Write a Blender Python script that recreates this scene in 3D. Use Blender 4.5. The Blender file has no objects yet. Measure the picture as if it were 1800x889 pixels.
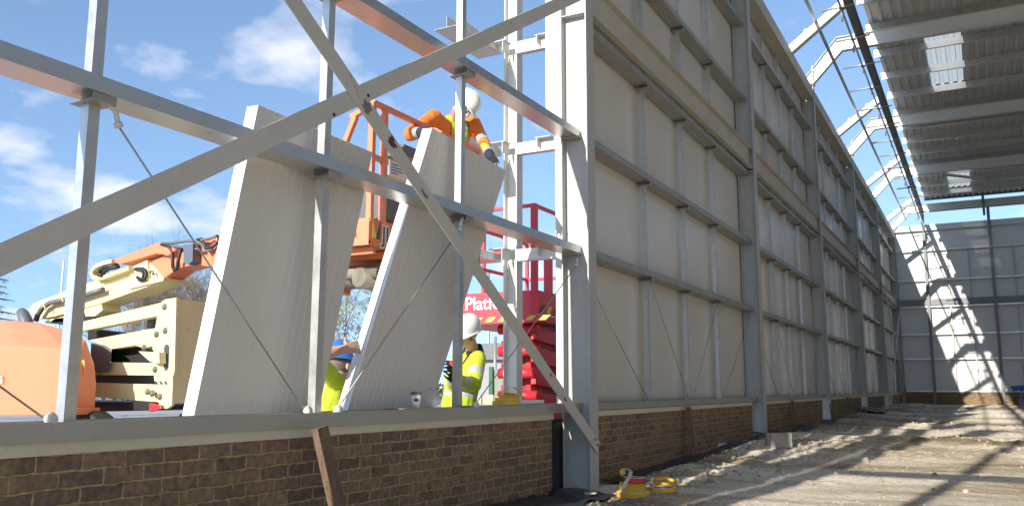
import bpy, bmesh, math, random
import numpy as np
from mathutils import Vector, Matrix, noise
R = math.radians
random.seed(7)
S = bpy.context.scene
COL = S.collection

# ------------------------------------------------------------------ camera, world, sun, exposure
CAM = np.array([3.5, 0.0, 1.0]); FPX = 1514.7
YAW, PITCH, ROLL = .4954, .1548, .002
_fw = np.array([-math.sin(YAW)*math.cos(PITCH), math.cos(YAW)*math.cos(PITCH), math.sin(PITCH)])
_rt = np.array([math.cos(YAW), math.sin(YAW), 0.0]); _up = np.cross(_rt, _fw)
_r2 = _rt*math.cos(ROLL)+_up*math.sin(ROLL); _u2 = -_rt*math.sin(ROLL)+_up*math.cos(ROLL)
cd = bpy.data.cameras.new('camera'); cam = bpy.data.objects.new('camera', cd); COL.objects.link(cam)
cd.sensor_width = 36; cd.lens = FPX/1800*36; cd.clip_start = .05; cd.clip_end = 2000
m = Matrix.Identity(4)
for i in range(3):
    m[i][0] = _r2[i]; m[i][1] = _u2[i]; m[i][2] = -_fw[i]; m[i][3] = CAM[i]
cam.matrix_world = m
S.camera = cam

SUN = Vector((.130, 1.0, -.425)).normalized()          # direction the light travels
el = math.asin(-SUN.z); az = math.atan2(-SUN.x, -SUN.y)  # sun position azimuth from +Y, clockwise towards +X
w = bpy.data.worlds.new('World'); S.world = w; w.use_nodes = True
nt = w.node_tree; nt.nodes.clear()
def N(t, **k):
    n = nt.nodes.new(t)
    for a, b in k.items():
        if a in n.inputs: n.inputs[a].default_value = b
        else: setattr(n, a, b)
    return n
sky = N('ShaderNodeTexSky'); sky.sky_type = 'NISHITA'; sky.sun_disc = False
sky.sun_elevation = el; sky.sun_rotation = az % (2*math.pi); sky.altitude = 100; sky.air_density = 1.0; sky.dust_density = .25; sky.ozone_density = 2.0
geo = N('ShaderNodeTexCoord'); sep = N('ShaderNodeSeparateXYZ'); nt.links.new(geo.outputs['Generated'], sep.inputs[0])
add = N('ShaderNodeMath', operation='ADD'); nt.links.new(sep.outputs['Z'], add.inputs[0]); add.inputs[1].default_value = .22
mx = N('ShaderNodeMath', operation='MAXIMUM'); nt.links.new(add.outputs[0], mx.inputs[0]); mx.inputs[1].default_value = .05
dx = N('ShaderNodeMath', operation='DIVIDE'); nt.links.new(sep.outputs['X'], dx.inputs[0]); nt.links.new(mx.outputs[0], dx.inputs[1])
dy = N('ShaderNodeMath', operation='DIVIDE'); nt.links.new(sep.outputs['Y'], dy.inputs[0]); nt.links.new(mx.outputs[0], dy.inputs[1])
cmb = N('ShaderNodeCombineXYZ'); nt.links.new(dx.outputs[0], cmb.inputs[0]); nt.links.new(dy.outputs[0], cmb.inputs[1]); cmb.inputs[2].default_value = 3.1
cn = N('ShaderNodeTexNoise'); cn.inputs['Scale'].default_value = 2.3; cn.inputs['Detail'].default_value = 6; cn.inputs['Roughness'].default_value = .52
nt.links.new(cmb.outputs[0], cn.inputs['Vector'])
lift = N('ShaderNodeVectorMath', operation='ADD'); lift.inputs[1].default_value = (0, 0, .16); nt.links.new(geo.outputs['Generated'], lift.inputs[0])
nrmv = N('ShaderNodeVectorMath', operation='NORMALIZE'); nt.links.new(lift.outputs[0], nrmv.inputs[0]); nt.links.new(nrmv.outputs[0], sky.inputs['Vector'])
cr = N('ShaderNodeValToRGB'); cr.color_ramp.elements[0].position = .55; cr.color_ramp.elements[1].position = .67
cr.color_ramp.elements[0].color = (0, 0, 0, 1); cr.color_ramp.elements[1].color = (.72, .72, .72, 1)
nt.links.new(cn.outputs['Fac'], cr.inputs[0])
cmix = N('ShaderNodeMixRGB'); cmix.inputs[2].default_value = (4.3, 4.3, 4.6, 1)
nt.links.new(cr.outputs[0], cmix.inputs[0]); nt.links.new(sky.outputs[0], cmix.inputs[1])
bg = N('ShaderNodeBackground'); bg.inputs['Strength'].default_value = .15
nt.links.new(cmix.outputs[0], bg.inputs[0])
wo = N('ShaderNodeOutputWorld'); nt.links.new(bg.outputs[0], wo.inputs[0])

sd = bpy.data.lights.new('sun', 'SUN'); sun = bpy.data.objects.new('sun', sd); COL.objects.link(sun)
sd.energy = 3.8; sd.angle = R(.45); sd.color = (1.0, .93, .82)
sun.rotation_euler = SUN.to_track_quat('-Z', 'Y').to_euler()
sun.location = (-6, -45, 30)
S.view_settings.view_transform = 'Standard'; S.view_settings.look = 'None'
S.view_settings.exposure = .84; S.view_settings.gamma = 1
try: S.view_settings.use_curve_mapping = False
except Exception: pass
S.render.engine = 'CYCLES'
S.cycles.max_bounces = 8; S.cycles.diffuse_bounces = 5

# ------------------------------------------------------------------ measuring helpers: a sight line met with a real plane
def ray(u, v): return _fw + _r2*(u-900)/FPX - _u2*(v-444.5)/FPX
def px(u, v, X): d = ray(u, v); return Vector(CAM + d*(X-CAM[0])/d[0])
def py(u, v, Y): d = ray(u, v); return Vector(CAM + d*Y/d[1])
def pd(u, v, dist): return Vector(CAM + ray(u, v)*dist)

# ------------------------------------------------------------------ materials
def mat(name, color, rough=.6, metal=0., var=.12, vscale=3., bump=0., bscale=40., spec=.5, rust=None, rustcov=.62, rscale=4., stretch=(1, 1, 1), coat=0., fine=0., dirt=0., bstretch=None):
    m = bpy.data.materials.new(name); m.use_nodes = True; t = m.node_tree; b = t.nodes['Principled BSDF']
    b.inputs['Roughness'].default_value = rough; b.inputs['Metallic'].default_value = metal
    b.inputs['Specular IOR Level'].default_value = spec
    if coat: b.inputs['Coat Weight'].default_value = coat
    L = t.links.new
    g = t.nodes.new('ShaderNodeNewGeometry'); mp = t.nodes.new('ShaderNodeMapping'); mp.inputs['Scale'].default_value = stretch
    L(g.outputs['Position'], mp.inputs[0])
    n = t.nodes.new('ShaderNodeTexNoise'); n.inputs['Scale'].default_value = vscale; n.inputs['Detail'].default_value = 6; n.inputs['Roughness'].default_value = .6
    L(mp.outputs[0], n.inputs['Vector'])
    rmp = t.nodes.new('ShaderNodeValToRGB'); c = color
    lo = [max(0, x*(1-var)) for x in c]; hi = [min(1, x*(1+var)) for x in c]
    rmp.color_ramp.elements[0].position = .3; rmp.color_ramp.elements[1].position = .7
    rmp.color_ramp.elements[0].color = (*lo, 1); rmp.color_ramp.elements[1].color = (*hi, 1)
    L(n.outputs['Fac'], rmp.inputs[0]); out = rmp.outputs[0]
    if fine:
        n3 = t.nodes.new('ShaderNodeTexNoise'); n3.inputs['Scale'].default_value = vscale*14; n3.inputs['Detail'].default_value = 3
        L(g.outputs['Position'], n3.inputs['Vector'])
        mr = t.nodes.new('ShaderNodeMapRange'); mr.inputs[1].default_value = .3; mr.inputs[2].default_value = .7; mr.inputs[3].default_value = 1-fine; mr.inputs[4].default_value = 1+fine
        L(n3.outputs['Fac'], mr.inputs[0])
        mm = t.nodes.new('ShaderNodeMixRGB'); mm.blend_type = 'MULTIPLY'; mm.inputs[0].default_value = 1
        L(out, mm.inputs[1]); L(mr.outputs[0], mm.inputs[2]); out = mm.outputs[0]
    if rust or dirt:
        n2 = t.nodes.new('ShaderNodeTexNoise'); n2.inputs['Scale'].default_value = rscale; n2.inputs['Detail'].default_value = 8; n2.inputs['Roughness'].default_value = .65
        L(g.outputs['Position'], n2.inputs['Vector'])
        r2 = t.nodes.new('ShaderNodeValToRGB'); r2.color_ramp.elements[0].position = rustcov; r2.color_ramp.elements[1].position = rustcov+.06
        L(n2.outputs['Fac'], r2.inputs[0])
        mm = t.nodes.new('ShaderNodeMixRGB'); mm.inputs[2].default_value = (*(rust or (.18, .15, .11)), 1)
        if rust: L(r2.outputs[0], mm.inputs[0])
        else:
            sc = t.nodes.new('ShaderNodeMath'); sc.operation = 'MULTIPLY'; sc.inputs[1].default_value = dirt; L(r2.outputs[0], sc.inputs[0]); L(sc.outputs[0], mm.inputs[0])
        L(out, mm.inputs[1]); out = mm.outputs[0]
    L(out, b.inputs['Base Color'])
    if metal > .3 or coat:
        mr = t.nodes.new('ShaderNodeMapRange'); mr.inputs[3].default_value = max(.05, rough-.12); mr.inputs[4].default_value = min(1, rough+.15)
        L(n.outputs['Fac'], mr.inputs[0]); L(mr.outputs[0], b.inputs['Roughness'])
    if bump:
        nb = t.nodes.new('ShaderNodeTexNoise'); nb.inputs['Scale'].default_value = bscale; nb.inputs['Detail'].default_value = 5
        bmp = t.nodes.new('ShaderNodeMapping'); bmp.inputs['Scale'].default_value = bstretch or (1, 1, 1); L(g.outputs['Position'], bmp.inputs[0]); L(bmp.outputs[0], nb.inputs['Vector'])
        bp = t.nodes.new('ShaderNodeBump'); bp.inputs['Strength'].default_value = bump; bp.inputs['Distance'].default_value = .02
        L(nb.outputs['Fac'], bp.inputs['Height']); L(bp.outputs[0], b.inputs['Normal'])
    return m
M = {}
M['steel'] = mat('grey_paint_steel', (.44, .445, .425), .5, var=.06, vscale=1.5, bump=.05, bscale=60, fine=.04, dirt=.35, rustcov=.66, rscale=2.5)
M['white_steel'] = mat('white_paint_steel', (.66, .66, .62), .5, var=.05, vscale=2, bump=.04, bscale=60, fine=.03, dirt=.3, rustcov=.66)
M['brace'] = mat('brace_paint', (.55, .525, .47), .55, var=.06, vscale=2, bump=.04, bscale=50, fine=.03, rust=(.09, .035, .03), rustcov=.675, rscale=5.5)
M['beam'] = mat('beam_paint', (.50, .46, .38), .55, var=.08, vscale=2, bump=.04, fine=.04, rust=(.22, .11, .04), rustcov=.70, rscale=3)
M['galv'] = mat('galvanised_steel', (.58, .59, .59), .36, metal=.68, var=.10, vscale=9, bump=.02, bscale=30, fine=.05)
M['galv_dull'] = mat('galvanised_dull', (.38, .375, .35), .45, metal=.45, var=.12, vscale=5, bump=.03, fine=.05, dirt=.5, rustcov=.62)
M['girt'] = mat('bright_galvanised_girt', (.62, .62, .60), .30, metal=.90, var=.03, vscale=14, fine=.015)
M['rail'] = mat('rail_galvanised', (.44, .43, .385), .5, metal=.35, var=.06, vscale=3, bump=.02, fine=.04, dirt=.22, rustcov=.66)
M['gable_steel'] = mat('dark_grey_gable_steel', (.21, .225, .235), .5, var=.06)
M['dark_steel'] = mat('dark_bluish_steel', (.20, .22, .24), .5, metal=.2, var=.1)
M['clad'] = mat('cladding_inside', (.66, .625, .555), .30, var=.03, vscale=1.2, bump=.10, bscale=2.6, spec=.5, fine=.015, stretch=(1, 1, .25), bstretch=(1, 1.6, .06))
M['clad_far'] = mat('gable_cladding', (.68, .69, .68), .4, var=.03, vscale=1.2, bump=.01, bscale=3)
M['panel'] = mat('sandwich_panel_face', (.70, .66, .60), .38, var=.015, vscale=1.5)
M['panel_edge'] = mat('sandwich_panel_edge', (.74, .75, .74), .45, var=.05, vscale=4, dirt=.3, rustcov=.6)
M['trim'] = mat('cream_trim', (.68, .62, .47), .6, var=.06, vscale=2, dirt=.3, rustcov=.62, fine=.03)
M['timber'] = mat('weathered_timber', (.17, .11, .07), .85, var=.35, vscale=6, stretch=(6, 6, .7), bump=.4, bscale=30, fine=.2)
M['black'] = mat('black_rubber', (.02, .02, .022), .5, var=.2)
M['membrane'] = mat('black_membrane', (.028, .029, .032), .42, var=.2, bump=.3, bscale=14)
M['orange'] = mat('orange_machine_paint', (.80, .25, .125), .4, var=.07, vscale=1.3, spec=.5, fine=.03, dirt=.3, rustcov=.64)
M['orange_dirty'] = mat('orange_scuffed_paint', (.70, .22, .085), .5, var=.12, vscale=4, fine=.06, rust=(.25, .14, .09), rustcov=.62, rscale=7)
M['cream'] = mat('cream_machine_paint', (.74, .665, .36), .45, var=.05, vscale=1.5, fine=.03, rust=(.45, .36, .2), rustcov=.66, rscale=4)
M['red'] = mat('red_machine_paint', (.62, .035, .05), .4, var=.1, vscale=2, fine=.04, dirt=.25, rustcov=.64)
M['dark_red'] = mat('deep_red_paint', (.30, .015, .025), .5, var=.15)
M['red_bright'] = mat('red_pink_paint', (.70, .06, .09), .42, var=.06, fine=.03)
M['white'] = mat('white_plastic', (.78, .78, .75), .4, var=.04)
M['hat_blue'] = mat('blue_plastic', (.03, .16, .55), .35, var=.05)
M['yellow'] = mat('yellow_strap', (.72, .42, .035), .5, var=.12, vscale=8, fine=.05)
M['strap_white'] = mat('white_strap_back', (.66, .64, .58), .6, var=.1)
M['redtape'] = mat('red_tape', (.62, .05, .04), .5, var=.1)
M['hazard_y'] = mat('hazard_yellow', (.75, .6, .12), .5, var=.08)
M['skin'] = mat('skin', (.60, .36, .27), .5, var=.1, vscale=12)
M['lips'] = mat('lips', (.34, .12, .09), .5)
M['hair'] = mat('grey_hair', (.16, .13, .11), .7, var=.3, vscale=60)
M['hiviz'] = mat('hi_vis_yellow', (.46, .58, .03), .75, var=.1, vscale=6, bump=.25, bscale=18)
M['hiviz_orange'] = mat('hi_vis_orange', (.85, .22, .03), .75, var=.1, vscale=6, bump=.25, bscale=18)
M['reflect'] = mat('reflective_tape', (.42, .43, .43), .4, var=.08)
M['navy'] = mat('navy_cloth', (.03, .035, .07), .85, var=.2, bump=.2, bscale=20)
M['dark_cloth'] = mat('dark_cloth', (.022, .02, .022), .85, var=.3, bump=.2, bscale=20)
M['grey_plastic'] = mat('grey_plastic', (.13, .14, .15), .45, var=.1)
M['lead_grey'] = mat('pale_lettering', (.75, .72, .70), .5, var=.03)
M['dark_letter'] = mat('dark_lettering', (.05, .07, .07), .5, var=.05)
M['concrete'] = mat('concrete_block', (.36, .33, .28), .9, var=.15, vscale=8, bump=.5, bscale=35, fine=.1)
M['stone'] = mat('rubble_stone', (.36, .32, .255), .95, var=.4, vscale=2.2, bump=.5, bscale=40, fine=.15)
M['bark'] = mat('bark', (.10, .075, .055), .9, var=.3, vscale=6, bump=.4)
M['twig'] = mat('twig_bark', (.27, .20, .14), .9, var=.3, vscale=3)
M['leaf'] = mat('spring_leaf', (.26, .28, .06), .7, var=.3, vscale=2)
M['conifer'] = mat('conifer_needles', (.018, .035, .022), .8, var=.3)
M['grass'] = mat('grass_bank', (.20, .26, .03), .9, var=.3, vscale=2.5, bump=.5, bscale=12)
M['render_wall'] = mat('grey_building', (.30, .31, .32), .8, var=.06)
M['render_dark'] = mat('grey_roof', (.17, .18, .20), .7, var=.08)
M['green_bin'] = mat('pale_green_board', (.26, .29, .25), .7, var=.1)
M['green'] = mat('green_paint', (.04, .13, .07), .5)
M['blue'] = mat('blue_paint', (.02, .13, .45), .5)
M['deck'] = mat('roof_liner', (.58, .585, .57), .45, var=.05, vscale=2, fine=.04, metal=.1)
M['yard'] = mat('yard_concrete', (.40, .39, .38), .9, var=.15, vscale=.5, bump=.3, bscale=8, fine=.08)
M['blue_grey'] = mat('blue_grey_box', (.10, .13, .17), .5)
M['dirty_grey'] = mat('muddy_grey_metal', (.20, .18, .14), .7, var=.3, vscale=8)
M['pale_wood'] = mat('pale_wood', (.48, .42, .32), .8, var=.15, vscale=6)
M['hedge'] = mat('hedge_leaf', (.07, .08, .035), .9, var=.35, vscale=.4)
M['paper'] = mat('paper_cup', (.72, .70, .64), .6, var=.03)

def mat_translucent(name, col, mix=.5, rough=.3, transp=0.):
    m = bpy.data.materials.new(name); m.use_nodes = True; t = m.node_tree; t.nodes.clear()
    o = t.nodes.new('ShaderNodeOutputMaterial'); a = t.nodes.new('ShaderNodeBsdfTranslucent'); a.inputs[0].default_value = (*col, 1)
    d = t.nodes.new('ShaderNodeBsdfPrincipled'); d.inputs['Base Color'].default_value = (*col, 1); d.inputs['Roughness'].default_value = rough
    n = t.nodes.new('ShaderNodeTexNoise'); n.inputs['Scale'].default_value = 30
    bp = t.nodes.new('ShaderNodeBump'); bp.inputs['Strength'].default_value = .1; t.links.new(n.outputs[0], bp.inputs['Height']); t.links.new(bp.outputs[0], d.inputs['Normal'])
    x = t.nodes.new('ShaderNodeMixShader'); x.inputs[0].default_value = mix
    t.links.new(d.outputs[0], x.inputs[1]); t.links.new(a.outputs[0], x.inputs[2]); out = x.outputs[0]
    if transp:
        tr = t.nodes.new('ShaderNodeBsdfTransparent'); y = t.nodes.new('ShaderNodeMixShader'); y.inputs[0].default_value = transp
        t.links.new(out, y.inputs[1]); t.links.new(tr.outputs[0], y.inputs[2]); out = y.outputs[0]
    t.links.new(out, o.inputs[0]); return m
M['rooflight'] = mat_translucent('rooflight_sheet', (.56, .60, .58), .8, transp=.04)
M['bag'] = mat_translucent('clear_polythene', (.85, .85, .83), .45, .15, .55)

def mat_brick():
    m = bpy.data.materials.new('brown_brick'); m.use_nodes = True; t = m.node_tree; b = t.nodes['Principled BSDF']; L = t.links.new
    b.inputs['Roughness'].default_value = .9
    g = t.nodes.new('ShaderNodeNewGeometry'); s = t.nodes.new('ShaderNodeSeparateXYZ'); L(g.outputs['Position'], s.inputs[0])
    ad = t.nodes.new('ShaderNodeMath'); ad.operation = 'ADD'; L(s.outputs['X'], ad.inputs[0]); L(s.outputs['Y'], ad.inputs[1])
    c = t.nodes.new('ShaderNodeCombineXYZ'); L(ad.outputs[0], c.inputs[0])
    zz = t.nodes.new('ShaderNodeMath'); zz.operation = 'SUBTRACT'; L(s.outputs['Z'], zz.inputs[0]); zz.inputs[1].default_value = .70; L(zz.outputs[0], c.inputs[1])
    nw = t.nodes.new('ShaderNodeTexNoise'); nw.inputs['Scale'].default_value = 9; nw.inputs['Detail'].default_value = 5; L(g.outputs['Position'], nw.inputs['Vector'])
    vm = t.nodes.new('ShaderNodeVectorMath'); vm.operation = 'SUBTRACT'; vm.inputs[1].default_value = (.5, .5, .5); L(nw.outputs['Color'], vm.inputs[0])
    vs = t.nodes.new('ShaderNodeVectorMath'); vs.operation = 'SCALE'; vs.inputs['Scale'].default_value = .028; L(vm.outputs[0], vs.inputs[0])
    va = t.nodes.new('ShaderNodeVectorMath'); va.operation = 'ADD'; L(c.outputs[0], va.inputs[0]); L(vs.outputs[0], va.inputs[1])
    k = t.nodes.new('ShaderNodeTexBrick'); L(va.outputs[0], k.inputs['Vector'])
    k.inputs['Scale'].default_value = 1; k.inputs['Brick Width'].default_value = .225; k.inputs['Row Height'].default_value = .075
    k.inputs['Mortar Size'].default_value = .0075; k.inputs['Mortar Smooth'].default_value = .35; k.inputs['Bias'].default_value = -.1
    k.inputs['Color1'].default_value = (.27, .17, .105, 1); k.inputs['Color2'].default_value = (.135, .09, .07, 1); k.inputs['Mortar'].default_value = (.40, .30, .14, 1)
    k.offset = .5
    n = t.nodes.new('ShaderNodeTexNoise'); n.inputs['Scale'].default_value = 3.2; n.inputs['Detail'].default_value = 8; n.inputs['Roughness'].default_value = .68; L(g.outputs['Position'], n.inputs['Vector'])
    r = t.nodes.new('ShaderNodeValToRGB'); r.color_ramp.elements[0].position = .54; r.color_ramp.elements[1].position = .66; L(n.outputs['Fac'], r.inputs[0])
    sc = t.nodes.new('ShaderNodeMath'); sc.operation = 'MULTIPLY'; sc.inputs[1].default_value = .75; L(r.outputs[0], sc.inputs[0])
    mx = t.nodes.new('ShaderNodeMixRGB'); L(sc.outputs[0], mx.inputs[0]); L(k.outputs['Color'], mx.inputs[1]); mx.inputs[2].default_value = (.31, .225, .11, 1)
    n2 = t.nodes.new('ShaderNodeTexNoise'); n2.inputs['Scale'].default_value = 28; n2.inputs['Detail'].default_value = 6; L(g.outputs['Position'], n2.inputs['Vector'])
    mr = t.nodes.new('ShaderNodeMapRange'); mr.inputs[1].default_value = .3; mr.inputs[2].default_value = .7; mr.inputs[3].default_value = .7; mr.inputs[4].default_value = 1.3; L(n2.outputs['Fac'], mr.inputs[0])
    mu = t.nodes.new('ShaderNodeMixRGB'); mu.blend_type = 'MULTIPLY'; mu.inputs[0].default_value = 1; L(mx.outputs[0], mu.inputs[1]); L(mr.outputs[0], mu.inputs[2])
    L(mu.outputs[0], b.inputs['Base Color'])
    hh = t.nodes.new('ShaderNodeMath'); hh.operation = 'MULTIPLY'; hh.inputs[1].default_value = .35; L(n2.outputs['Fac'], hh.inputs[0])
    h2 = t.nodes.new('ShaderNodeMath'); h2.operation = 'SUBTRACT'; L(hh.outputs[0], h2.inputs[0]); 
    h3 = t.nodes.new('ShaderNodeMath'); h3.operation = 'MULTIPLY'; h3.inputs[1].default_value = .9; L(k.outputs['Fac'], h3.inputs[0]); L(h3.outputs[0], h2.inputs[1])
    bp = t.nodes.new('ShaderNodeBump'); bp.inputs['Strength'].default_value = .9; bp.inputs['Distance'].default_value = .012; L(h2.outputs[0], bp.inputs['Height']); L(bp.outputs[0], b.inputs['Normal'])
    return m
M['brick'] = mat_brick()

def mat_ground():
    m = bpy.data.materials.new('rubble_floor'); m.use_nodes = True; t = m.node_tree; b = t.nodes['Principled BSDF']; L = t.links.new
    b.inputs['Roughness'].default_value = .95; b.inputs['Specular IOR Level'].default_value = .2
    g = t.nodes.new('ShaderNodeNewGeometry')
    mp = t.nodes.new('ShaderNodeMapping'); mp.inputs['Scale'].default_value = (.22, .75, 1); L(g.outputs['Position'], mp.inputs[0])
    n = t.nodes.new('ShaderNodeTexNoise'); n.inputs['Scale'].default_value = 1.0; n.inputs['Detail'].default_value = 8; n.inputs['Roughness'].default_value = .62; L(mp.outputs[0], n.inputs['Vector'])
    r = t.nodes.new('ShaderNodeValToRGB'); e = r.color_ramp.elements
    e[0].position = .28; e[0].color = (.15, .105, .06, 1); e[1].position = .56; e[1].color = (.78, .70, .59, 1)
    x = e.new(.39); x.color = (.30, .235, .145, 1); x = e.new(.47); x.color = (.52, .445, .33, 1)
    L(n.outputs['Fac'], r.inputs[0])
    n2 = t.nodes.new('ShaderNodeTexNoise'); n2.inputs['Scale'].default_value = 16; n2.inputs['Detail'].default_value = 9; n2.inputs['Roughness'].default_value = .75; L(g.outputs['Position'], n2.inputs['Vector'])
    mr = t.nodes.new('ShaderNodeMapRange'); mr.inputs[1].default_value = .3; mr.inputs[2].default_value = .7; mr.inputs[3].default_value = .62; mr.inputs[4].default_value = 1.35; L(n2.outputs['Fac'], mr.inputs[0])
    mu = t.nodes.new('ShaderNodeMixRGB'); mu.blend_type = 'MULTIPLY'; mu.inputs[0].default_value = 1; L(r.outputs[0], mu.inputs[1]); L(mr.outputs[0], mu.inputs[2])
    L(mu.outputs[0], b.inputs['Base Color'])
    v = t.nodes.new('ShaderNodeTexNoise'); v.inputs['Scale'].default_value = 34; v.inputs['Detail'].default_value = 6; v.inputs['Roughness'].default_value = .7; L(g.outputs['Position'], v.inputs['Vector'])
    bp = t.nodes.new('ShaderNodeBump'); bp.inputs['Strength'].default_value = .8; bp.inputs['Distance'].default_value = .03; L(v.outputs['Fac'], bp.inputs['Height']); L(bp.outputs[0], b.inputs['Normal'])
    return m
M['ground'] = mat_ground()

# ------------------------------------------------------------------ mesh builder
V3 = Vector
class MB:
    def __init__(s): s.v = []; s.f = []; s.mi = []; s.cur = 0; s.smooth = []
    def add(s, verts, faces, smooth=False):
        o = len(s.v); s.v += [tuple(x) for x in verts]
        for f in faces: s.f.append(tuple(o+i for i in f)); s.mi.append(s.cur); s.smooth.append(smooth)
        return s
    def box(s, a, b):
        (x0, y0, z0), (x1, y1, z1) = a, b
        if x0 > x1: x0, x1 = x1, x0
        if y0 > y1: y0, y1 = y1, y0
        if z0 > z1: z0, z1 = z1, z0
        return s.add([(x0,y0,z0),(x1,y0,z0),(x1,y1,z0),(x0,y1,z0),(x0,y0,z1),(x1,y0,z1),(x1,y1,z1),(x0,y1,z1)],
                     [(0,3,2,1),(4,5,6,7),(0,1,5,4),(1,2,6,5),(2,3,7,6),(3,0,4,7)])
    def obox(s, c, X, Y, Z):     # centre and three half-axis vectors
        c, X, Y, Z = V3(c), V3(X), V3(Y), V3(Z)
        vs = [c+X*i+Y*j+Z*k for k in (-1, 1) for (i, j) in ((-1,-1),(1,-1),(1,1),(-1,1))]
        fs = [(0,3,2,1),(4,5,6,7),(0,1,5,4),(1,2,6,5),(2,3,7,6),(3,0,4,7)]
        if X.cross(Y).dot(Z) < 0: fs = [f[::-1] for f in fs]
        return s.add(vs, fs)
    def bar(s, p, q, w, h, up=(0, 0, 1)):   # straight bar, w sideways, h along up
        p, q = V3(p), V3(q); d = (q-p); l = d.length; d.normalize(); sd = d.cross(V3(up)); 
        if sd.length < 1e-4: sd = d.cross(V3((1, 0, 0)))
        sd.normalize(); u = sd.cross(d)
        return s.obox((p+q)/2, d*l/2, sd*w/2, u*h/2)
    def prism(s, pts, ext):
        pts = [V3(p) for p in pts]; e = V3(ext); n = len(pts)
        nn = V3((0,0,0))
        for i in range(n): nn += pts[i].cross(pts[(i+1) % n])
        fs = [tuple(range(n))[::-1], tuple(range(n, 2*n))]+[(i, (i+1) % n, n+(i+1) % n, n+i) for i in range(n)]
        if nn.dot(e) < 0: fs = [f[::-1] for f in fs]
        return s.add(pts+[p+e for p in pts], fs)
    def tube(s, pts, r, n=8, caps=True, smooth=True):
        pts = [V3(p) for p in pts]; rs = r if isinstance(r, (list, tuple)) else [r]*len(pts)
        vs = []; u = None
        for i, p in enumerate(pts):
            d = (pts[min(i+1, len(pts)-1)]-pts[max(i-1, 0)]).normalized()
            if u is None:
                u = d.cross(V3((0, 0, 1)));
                if u.length < 1e-3: u = d.cross(V3((1, 0, 0)))
            u = (u-d*u.dot(d)).normalized(); w_ = d.cross(u)
            for k in range(n):
                a = 2*math.pi*k/n; vs.append(p+(u*math.cos(a)+w_*math.sin(a))*rs[i])
        fs = [(i*n+k, i*n+(k+1) % n, (i+1)*n+(k+1) % n, (i+1)*n+k) for i in range(len(pts)-1) for k in range(n)]
        s.add(vs, fs, smooth)
        if caps:
            o = len(s.v)-len(vs)
            for f in (tuple(o+k for k in range(n))[::-1], tuple(o+(len(pts)-1)*n+k for k in range(n))):
                s.f.append(f); s.mi.append(s.cur); s.smooth.append(False)
        return s
    def lathe(s, prof, c=(0, 0, 0), n=24, axis=(0, 0, 1), smooth=True, sx=1., sy=1.):
        a = V3(axis).normalized(); u = a.cross(V3((1, 0, 0)));
        if u.length < 1e-2: u = a.cross(V3((0, 1, 0)))
        u.normalize(); w_ = a.cross(u); c = V3(c); vs = []
        for (r, z) in prof:
            for k in range(n):
                t = 2*math.pi*k/n; vs.append(c+a*z+(u*math.cos(t)*sx+w_*math.sin(t)*sy)*r)
        fs = [(i*n+k, i*n+(k+1) % n, (i+1)*n+(k+1) % n, (i+1)*n+k) for i in range(len(prof)-1) for k in range(n)]
        return s.add(vs, fs, smooth)
    def ell(s, c, ax, n=14, m=9, smooth=True):
        c = V3(c); A, B, C = [V3(q) for q in ax]; vs = []; 
        for i in range(m+1):
            th = math.pi*i/m
            for k in range(n):
                ph = 2*math.pi*k/n; vs.append(c+A*(math.sin(th)*math.cos(ph))+B*(math.sin(th)*math.sin(ph))+C*math.cos(th))
        fs = [(i*n+k, (i+1)*n+k, (i+1)*n+(k+1) % n, i*n+(k+1) % n) for i in range(m) for k in range(n)]
        return s.add(vs, fs, smooth)
    def hull(s, pts):
        bm = bmesh.new(); [bm.verts.new(V3(p)) for p in pts]; r = bmesh.ops.convex_hull(bm, input=bm.verts)
        bmesh.ops.dissolve_limit(bm, angle_limit=R(4), verts=bm.verts, edges=bm.edges)
        bm.verts.index_update(); bmesh.ops.recalc_face_normals(bm, faces=bm.faces)
        s.add([v.co.copy() for v in bm.verts], [[v.index for v in f.verts] for f in bm.faces]); bm.free(); return s
    def mesh(s, name, mats):
        me = bpy.data.meshes.new(name); me.from_pydata(s.v, [], s.f)
        for mm in (mats if isinstance(mats, (list, tuple)) else [mats]): me.materials.append(M[mm] if isinstance(mm, str) else mm)
        me.polygons.foreach_set('material_index', s.mi); me.polygons.foreach_set('use_smooth', s.smooth); me.update(); return me
    def build(s, name, mats, parent=None, bevel=0., label=None):
        o = bpy.data.objects.new(name, s.mesh(name, mats)); COL.objects.link(o)
        if parent is not None:
            o.parent = parent; o.matrix_parent_inverse = Matrix.Translation(parent_world(parent)).inverted()
        if bevel:
            bv = o.modifiers.new('bevel', 'BEVEL'); bv.width = bevel; bv.segments = 2; bv.limit_method = 'ANGLE'; bv.angle_limit = R(40)
        if label: o['label'] = label
        return o
def parent_world(o): return o.location.copy() if o.parent is None else V3((0, 0, 0))
def tag(o, label, cat, group=None, kind=None):
    if label: o['label'] = label
    if cat: o['category'] = cat
    if group: o['group'] = group
    if kind: o['kind'] = kind
    return o
def thing(name, label, cat, loc=(0, 0, 0), group=None):
    o = bpy.data.objects.new(name, None); o.location = loc; COL.objects.link(o); o.empty_display_size = .2
    return tag(o, label, cat, group)
def struct(o): o['kind'] = 'structure'; return o
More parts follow.
